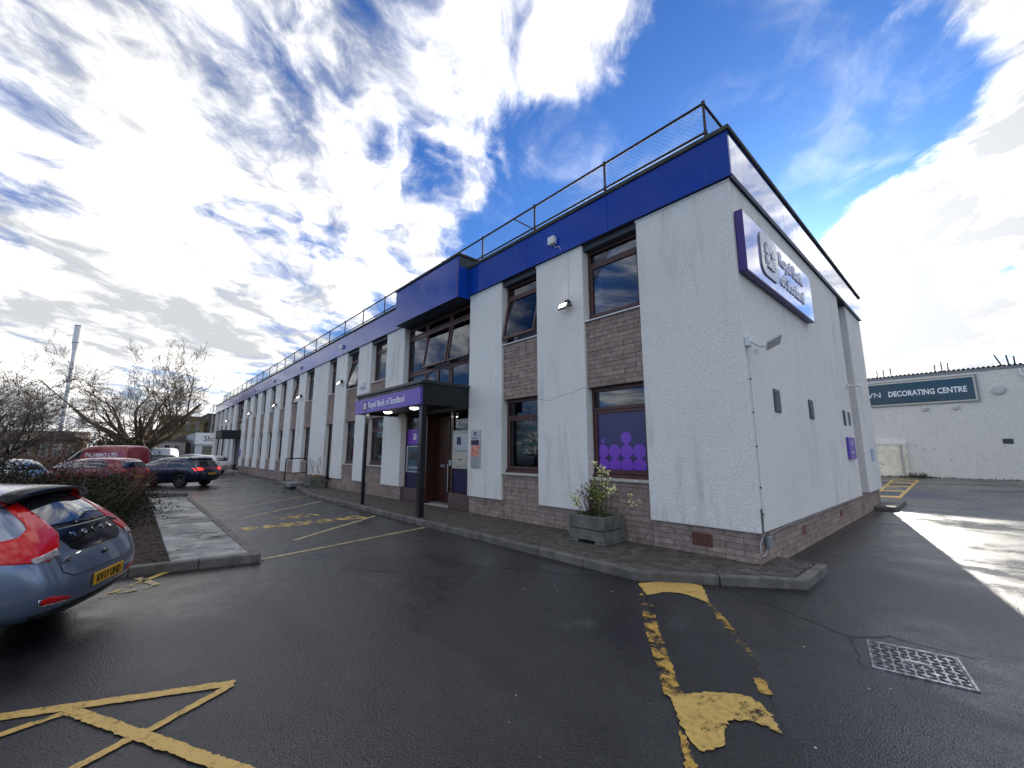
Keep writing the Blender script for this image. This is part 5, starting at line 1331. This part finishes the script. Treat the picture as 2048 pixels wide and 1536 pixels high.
for s in (1, -1):
    dg_ = Vector((.72, -s*.69, 0)).normalized(); e1 = Vector((-dg_.y*s, dg_.x*s, 0))   # e1 grows from rear towards the flank
    e1 = Vector((.69, s*.72, 0)).normalized()
    base = Vector((.10, s*.80, 0)); o0 = base - e1*base.dot(e1)*0
    P = [(-.17,.86),(-.19,.97),(-.12,1.08),(-.02,1.2),(.10,1.345),(.17,1.345),(.10,1.2),(.04,1.10),(.03,1.05),(.10,.99),(.42,.93),(.40,.875),(.20,.80),(-.08,.775)]
    plink('tail_lamp', patch(vb, P, base, e1, (0,0,1), dg_, grid=.03, off=.008), 'tail_red', vc, .02)
    plink('reversing_lamp', patch(vb, [(-.165,.80),(.03,.775),(.05,.815),(-.14,.86)], base, e1, (0,0,1), dg_, grid=.03, off=.012), 'lamp_clear', vc)
    plink('reflector', patch(vb, [(s*.50,.405),(s*.74,.43),(s*.76,.475),(s*.70,.485),(s*.50,.435)], grid=.04, off=.006, **RD), 'tail_red', vc)
    plink('reflector_trim', patch(vb, [(s*.49,.392),(s*.75,.42),(s*.77,.48),(s*.76,.482),(s*.745,.428),(s*.49,.404)], grid=.04, off=.010, **RD), 'chrome', vc)
plink('bumper_trim', patch(vb, [(-.66,.285),(.66,.285),(.74,.36),(-.74,.36)], grid=.06, off=.008, **RD), 'trim_black', vc)
sm = [(-.62,.80),(-.60,.66),(-.48,.60),(.48,.60),(.60,.66),(.62,.80)]
for a, b in zip(sm[:-1], sm[1:]):
    n = Vector((b[1]-a[1], a[0]-b[0])).normalized()*.004
    plink('tailgate_seam', patch(vb, [(a[0]-n.x,a[1]-n.y),(b[0]-n.x,b[1]-n.y),(b[0]+n.x,b[1]+n.y),(a[0]+n.x,a[1]+n.y)], grid=.05, off=.0025, **RD), 'trim_black', vc, .004)
def rear_text(s, size, y0, z, m, sx=1.0, off=.008, align='LEFT'):
    me = text_mesh(s, size, .003, sx, align, .002)
    for q in me.vertices:
        Y, Z = y0 - q.co.x, z + q.co.y; h = vb.ray_cast(Vector((-3, Y, Z)), Vector((1,0,0))); X = h[0].x if h[0] else 0
        q.co = (X - off - q.co.z, Y, Z)
    me.name = 'badge_lettering'; return link('badge_lettering', me, m, vc)
for i, ch_ in enumerate('VOLVO'): rear_text(ch_, .055, .30-.15*i, .925, 'chrome', 1.3, .014, 'CENTER')
rear_text('V40', .062, .60, .735, 'chrome', 1.2)
h = vb.ray_cast(Vector((-3,0,.50)), Vector((1,0,0)))[0].x
np_ = MB().box(h-.020,h-.004,-.26,.26,.445,.556).build('number_plate', 'plate_yellow', vc, bevel=.004)
text('plate_lettering', 'KV17 UHD', .098, 'plate_black', np_, (h-.0215,.232,.468), (0,-1,0), (0,0,1), .001, .93, bold=.0025)
plink('plate_lamp', patch(vb, [(-.06,.70),(.06,.70),(.05,.74),(-.05,.74)], grid=.05, off=.01, **RD), 'gloss_black', vc)
MB().tube([(h+.03,.05,1.035),(h+.01,-.02,1.03),(.17,-.30,1.02)], .010, 6).build('rear_wiper', 'black_plastic', vc)
an = MB().prism([(0,-.025),(.16,0),(0,.025)], 0, .05); an.xf(Matrix.Translation((1.25,0,1.425))); an.build('roof_aerial', 'paint_bluegrey', vc, bevel=.012)

# ================================================================== TREES AND SHRUBS
def bare_tree(name, label, base, h, seed, limbs, spread, r0, fork, bark_m, twig_m, levels=5, kids=(3,4), group=None, droop=0.0, twigr=.006, arch=.0, ang=1.0, reach=1.0):
    t = thing(name, label, 'tree', base, group); rr = random.Random(seed); tk, br, tw = MB(), MB(), MB()
    base = Vector(base)
    def grow(p, d, ln, r, lvl):
        n = 4 if lvl < 2 else 3; pts, rs = [p], [r]; q = p; dd = d.copy()
        for i in range(n):
            dd = (dd + Vector((rr.gauss(0,.13), rr.gauss(0,.13), rr.gauss(.05+(arch if lvl < 3 else 0)-droop*lvl,.09)))).normalized()
            q = q + dd*(ln/n); pts.append(q); rs.append(max(twigr*.7, r*(1-.55*(i+1)/n)))
        (br if lvl < 3 else tw).tube(pts, r, 6 if lvl < 2 else (4 if lvl < 3 else 3), rs)
        if lvl >= levels: return
        for k in range(rr.randint(*kids)):
            i = rr.randint(1, n); a = rr.uniform(0, 6.28); s = dd.orthogonal().normalized(); s = (s*math.cos(a) + dd.cross(s)*math.sin(a))
            nd = (dd*rr.uniform(.55,1.0) + s*rr.uniform(.45,.95)*ang).normalized()
            grow(pts[i], nd, ln*rr.uniform(.50,.75), max(twigr, rs[i]*.62), lvl+1)
    top = base + Vector((rr.uniform(-.1,.1), rr.uniform(-.1,.1), fork))
    tk.tube([base-Vector((0,0,.2)), base+Vector((0,0,.25)), base.lerp(top,.5)+Vector((.03,.04,0)), top], r0, 12, [r0*1.5, r0*1.15, r0, r0*.95])
    for k in range(limbs):
        a = 6.283*k/limbs + rr.uniform(-.3,.3); el = rr.uniform(*spread)
        d = Vector((math.cos(a)*math.cos(el), math.sin(a)*math.cos(el), math.sin(el)))
        grow(top - Vector((0,0,rr.uniform(0,fork*.35))), d, h*reach*rr.uniform(.40,.55)*(1.12-.35*math.sin(el)), r0*rr.uniform(.45,.6), 1)
    tk.build('trunk', bark_m, t, smooth=True, fixn=False); br.build('limbs', bark_m, t, fixn=False); tag(tw.build('twigs', twig_m, t, fixn=False), kind='stuff')
    return t
bare_tree('bare_tree', 'large leafless pollarded tree with a low forked trunk behind the red van', (-58.5,-6.0,RZ), 11.0, 12, 11, (R(10),R(66)), .50, 2.2, 'bark', 'twig', 7, (3,3), twigr=.013, arch=.05, ang=.75, reach=1.25)
bare_tree('bare_tree', 'tangled leafless tree standing over the shrubs at the left edge', (-19.5,-10.6,-.03), 4.6, 9, 8, (R(15),R(60)), .13, 1.0, 'bark_dark', 'twig_grey', 6, (3,4), twigr=.006)
bare_tree('bare_tree', 'bushy leafless tree in the left background, in front of the chimney', (-36,-13.2,RZ), 5.2, 14, 8, (R(20),R(65)), .16, 1.3, 'bark_dark', 'twig_grey', 6, (3,4), twigr=.009)
bare_tree('bare_tree', 'slender leafless sapling with two upright stems at the left edge', (-14.2,-9.35,-.03), 5.6, 31, 4, (R(62),R(86)), .06, .9, 'bark_dark', 'twig_grey', 5, (2,3), twigr=.007)
def leaves(b, c, rad, n, s, rr, shell=.55):
    c = Vector(c)
    for i in range(n):
        u = Vector((rr.gauss(0,1), rr.gauss(0,1), rr.gauss(0,1))).normalized(); k = rr.uniform(shell,1)*(1+.22*math.sin(u.x*7+c.x)+.18*math.sin(u.y*9+c.y)+.15*math.sin(u.z*8))
        p = c + Vector((u.x*rad[0], u.y*rad[1], abs(u.z)*rad[2] if c.z < .2 else u.z*rad[2]))*k
        d = (u + Vector((rr.uniform(-1,1), rr.uniform(-1,1), rr.uniform(-.6,1)))*.9).normalized(); w = d.orthogonal().normalized(); a = rr.uniform(0,6.28)
        w = w*math.cos(a) + d.cross(w)*math.sin(a); q = d.cross(w); z = s*rr.uniform(.6,1.35)
        b.v += [tuple(p-w*z), tuple(p-q*z*.45), tuple(p+w*z), tuple(p+q*z*.45)]; k0 = len(b.v)-4; b.f.append((k0,k0+1,k0+2,k0+3))
def shrub(label, c, rad, n, s, seed, m='leaf_dark', bare=40, name='shrub'):
    t = thing(name, label, 'shrub', (c[0],c[1],-.03)); rr = random.Random(seed); b, st = MB(), MB()
    leaves(b, (c[0],c[1],-.03), rad, n, s, rr, .35)
    for i in range(bare):
        u = Vector((rr.uniform(-1,1), rr.uniform(-1,1), 0)); p = Vector((c[0]+u.x*rad[0]*.3, c[1]+u.y*rad[1]*.3, -.03))
        e = Vector((c[0]+u.x*rad[0]*1.05, c[1]+u.y*rad[1]*1.05, rad[2]*rr.uniform(.6,1.15)))
        mid = p.lerp(e,.5)+Vector((rr.uniform(-.1,.1), rr.uniform(-.1,.1), .12)); st.tube([p, mid, e], .006, 3)
    tag(b.build('foliage', m, t, fixn=False), kind='stuff'); st.build('stems', 'dry_stem', t, fixn=False)
shrub('dark evergreen shrub nearest the concrete slabs', (-10.6,-7.45), (1.3,1.1,.95), 5200, .036, 1)
shrub('dark evergreen shrub overhanging the far end of the slabs', (-12.7,-7.2), (1.5,1.15,1.12), 5200, .038, 2)
shrub('dark shrub in front of the red hatchback', (-15.3,-7.6), (1.6,1.2,1.12), 4600, .042, 3)
shrub('reddish bramble in the planting bed before the red hatchback', (-16.9,-6.7), (.9,.7,.9), 1500, .035, 4, 'leaf_red', 60)
shrub('dark shrub behind the roof of the blue-grey hatchback', (-9.9,-9.3), (1.5,1.2,1.10), 5200, .036, 5)
shrub('dark shrub below the tangled leafless tree', (-13.6,-9.7), (2.0,1.4,1.45), 9000, .040, 6)
shrub('dark shrub at the back of the planting bed', (-17.4,-9.4), (2.0,1.5,1.32), 9500, .045, 7)
shrub('dark shrub at the far left behind the foreground car', (-11.3,-11.4), (2.2,1.6,1.5), 6000, .038, 8)
shrub('rounded evergreen bush by the trunk of the large leafless tree', (-52,-7.3), (2.2,2.6,3.2), 5200, .11, 9, 'leaf_dark', 0, 'evergreen_bush')
shrub('brown winter shrubbery behind the big bare tree', (-78,-8.5), (3.5,5.0,6.0), 5000, .20, 10, 'leaf_brown', 60)

# ================================================================== FAR BUILDINGS, CHIMNEY, STREET THINGS
ch = thing('chimney', 'tall slim white steel chimney stack far behind the bare trees', 'chimney', (-177,-23,RZ))
MB().cyl((-177,-23,RZ),(-177,-23,31.5),.62,n=20).cyl((-177,-23,31.5),(-177,-23,34.0),.62,.98,n=20).cyl((-177,-23,34),(-177,-23,39.6),.98,n=20).build('stack', 'metal_white', ch, smooth=False)
for z in (12,19,26,34.05,39.3): MB().cyl((-177,-23,z),(-177,-23,z+.25),1.02 if z > 33 else .68,n=20).build('band', 'vent_grey', ch)
def windows_row(parent, face, a0, a1, n, z0, z1, fixed, m='car_glass', w=.7, fm='far_white'):
    st = (a1-a0)/n
    for i in range(n):
        c = a0+st*(i+.5); hw = st*w/2
        if face == 'x':
            f = MB().box(fixed,fixed+.06,c-hw-.06,c+hw+.06,z0-.06,z1+.06).build('window', fm, parent); MB().box(fixed+.061,fixed+.075,c-hw,c+hw,z0,z1).build('pane', m, f)
        else:
            f = MB().box(c-hw-.06,c+hw+.06,fixed-.06,fixed,z0-.06,z1+.06).build('window', fm, parent); MB().box(c-hw,c+hw,fixed-.075,fixed-.061,z0,z1).build('pane', m, f)
shop = thing('shop', 'low white flat-roofed shop with glazed front beyond the end of the bank', 'building', (-86,5,RZ))
MB().box(-100,-78,.3,12,RZ,4.3).build('wall', 'far_white', shop)
MB().box(-77.99,-77.8,.1,12,2.75,4.5).build('sign_fascia', 'paint_white', shop); MB().box(-100,-78,.05,.295,2.75,4.45).build('side_fascia', 'vent_grey', shop)
text('lettering', 'Sha', 1.15, 'plate_black', shop, (-77.78,1.15,3.25), (0,1,0), (0,0,1), .01, .95)
windows_row(shop, 'x', .8, 12, 5, .4, 2.5, -77.99); windows_row(shop, 'y', -99, -78.3, 9, .3, 2.5, .29)
def block(label, x0, x1, y0, y1, h, m, rows, cols, name='building', roof=None):
    t = thing(name, label, 'building', ((x0+x1)/2,(y0+y1)/2,RZ)); MB().box(x0,x1,y0,y1,RZ,h).build('wall', m, t)
    if roof:
        MB().extrude([(x1+.4,y0-.4,h),(x1+.4,(y0+y1)/2,h+roof),(x1+.4,y1+.4,h)] if (y1-y0) < (x1-x0) else [(x0-.4,y0-.4,h),((x0+x1)/2,y0-.4,h+roof),(x1+.4,y0-.4,h)], (-(x1-x0)-.8,0,0) if (y1-y0) < (x1-x0) else (0,y1-y0+.8,0)).build('roof', 'far_roof', t)
    else: MB().box(x0-.2,x1+.2,y0-.2,y1+.2,h,h+.3).build('parapet', 'far_roof', t)
    st = h/rows
    for r in range(rows): windows_row(t, 'x', y0+.4, y1-.4, cols, r*st+st*.32, r*st+st*.80, x1, w=.5, fm='far_roof' if m in ('far_olive','far_dark') else 'far_white')
    return t
block('tall dark green block directly beyond the end of the bank', -128, -112, 5.0, 15.5, 9.8, 'far_dark', 3, 4)
block('squat olive brown block seen through the right branches of the big tree', -124, -110, -3.0, 4.2, 8.8, 'far_olive', 2, 4)
block('long low shop row with brown roof behind the red van', -92, -84, -9.0, -.5, 3.3, 'far_stone', 1, 6, 'shop_row')
block('brown brick terrace with pitched roof in the left background', -104, -95, -27, -13, 3.3, 'far_brick', 1, 7, 'terrace', 1.7)
block('small brick house with white windows left of the big tree', -88, -80, -16.5, -12.0, 3.2, 'far_brick', 1, 3, 'house', 1.3)
block('pale stone house at the far left behind the bare trees', -110, -100, -48, -30, 3.6, 'far_stone', 1, 8, 'house', 1.9)
block('low pale depot closing the view at the left edge', -90, -80, -60, -40, 3.6, 'far_white', 1, 10, 'depot')
block('orange brick gable between the shop row and the white shop', -99, -93, -1.6, 1.0, 3.6, 'far_orange', 1, 2, 'house', 1.2)
gs = thing('street_sign', 'bright green illuminated sign on a pole at the left edge', 'sign', (-40,-14.1,RZ))
MB().cyl((-40,-14.1,RZ),(-40,-14.1,3.2),.05,n=8).build('pole', 'vent_grey', gs); MB().box(-40.05,-39.95,-14.7,-13.7,2.0,2.9).build('panel', mat('green_glow', (.02,.5,.3), .4, emit=((.02,.9,.5), .6)), gs, bevel=.03)
lp = thing('lamp_post', 'thin grey lamp post beyond the shop', 'lamp', (-98,3.6,RZ))
MB().cyl((-105,4.9,RZ),(-105,4.9,11.3),.11,.06,n=8).build('pole', 'vent_grey', lp); MB().box(-105.1,-104.2,4.8,5.0,11.25,11.4).build('lantern', 'silver', lp)
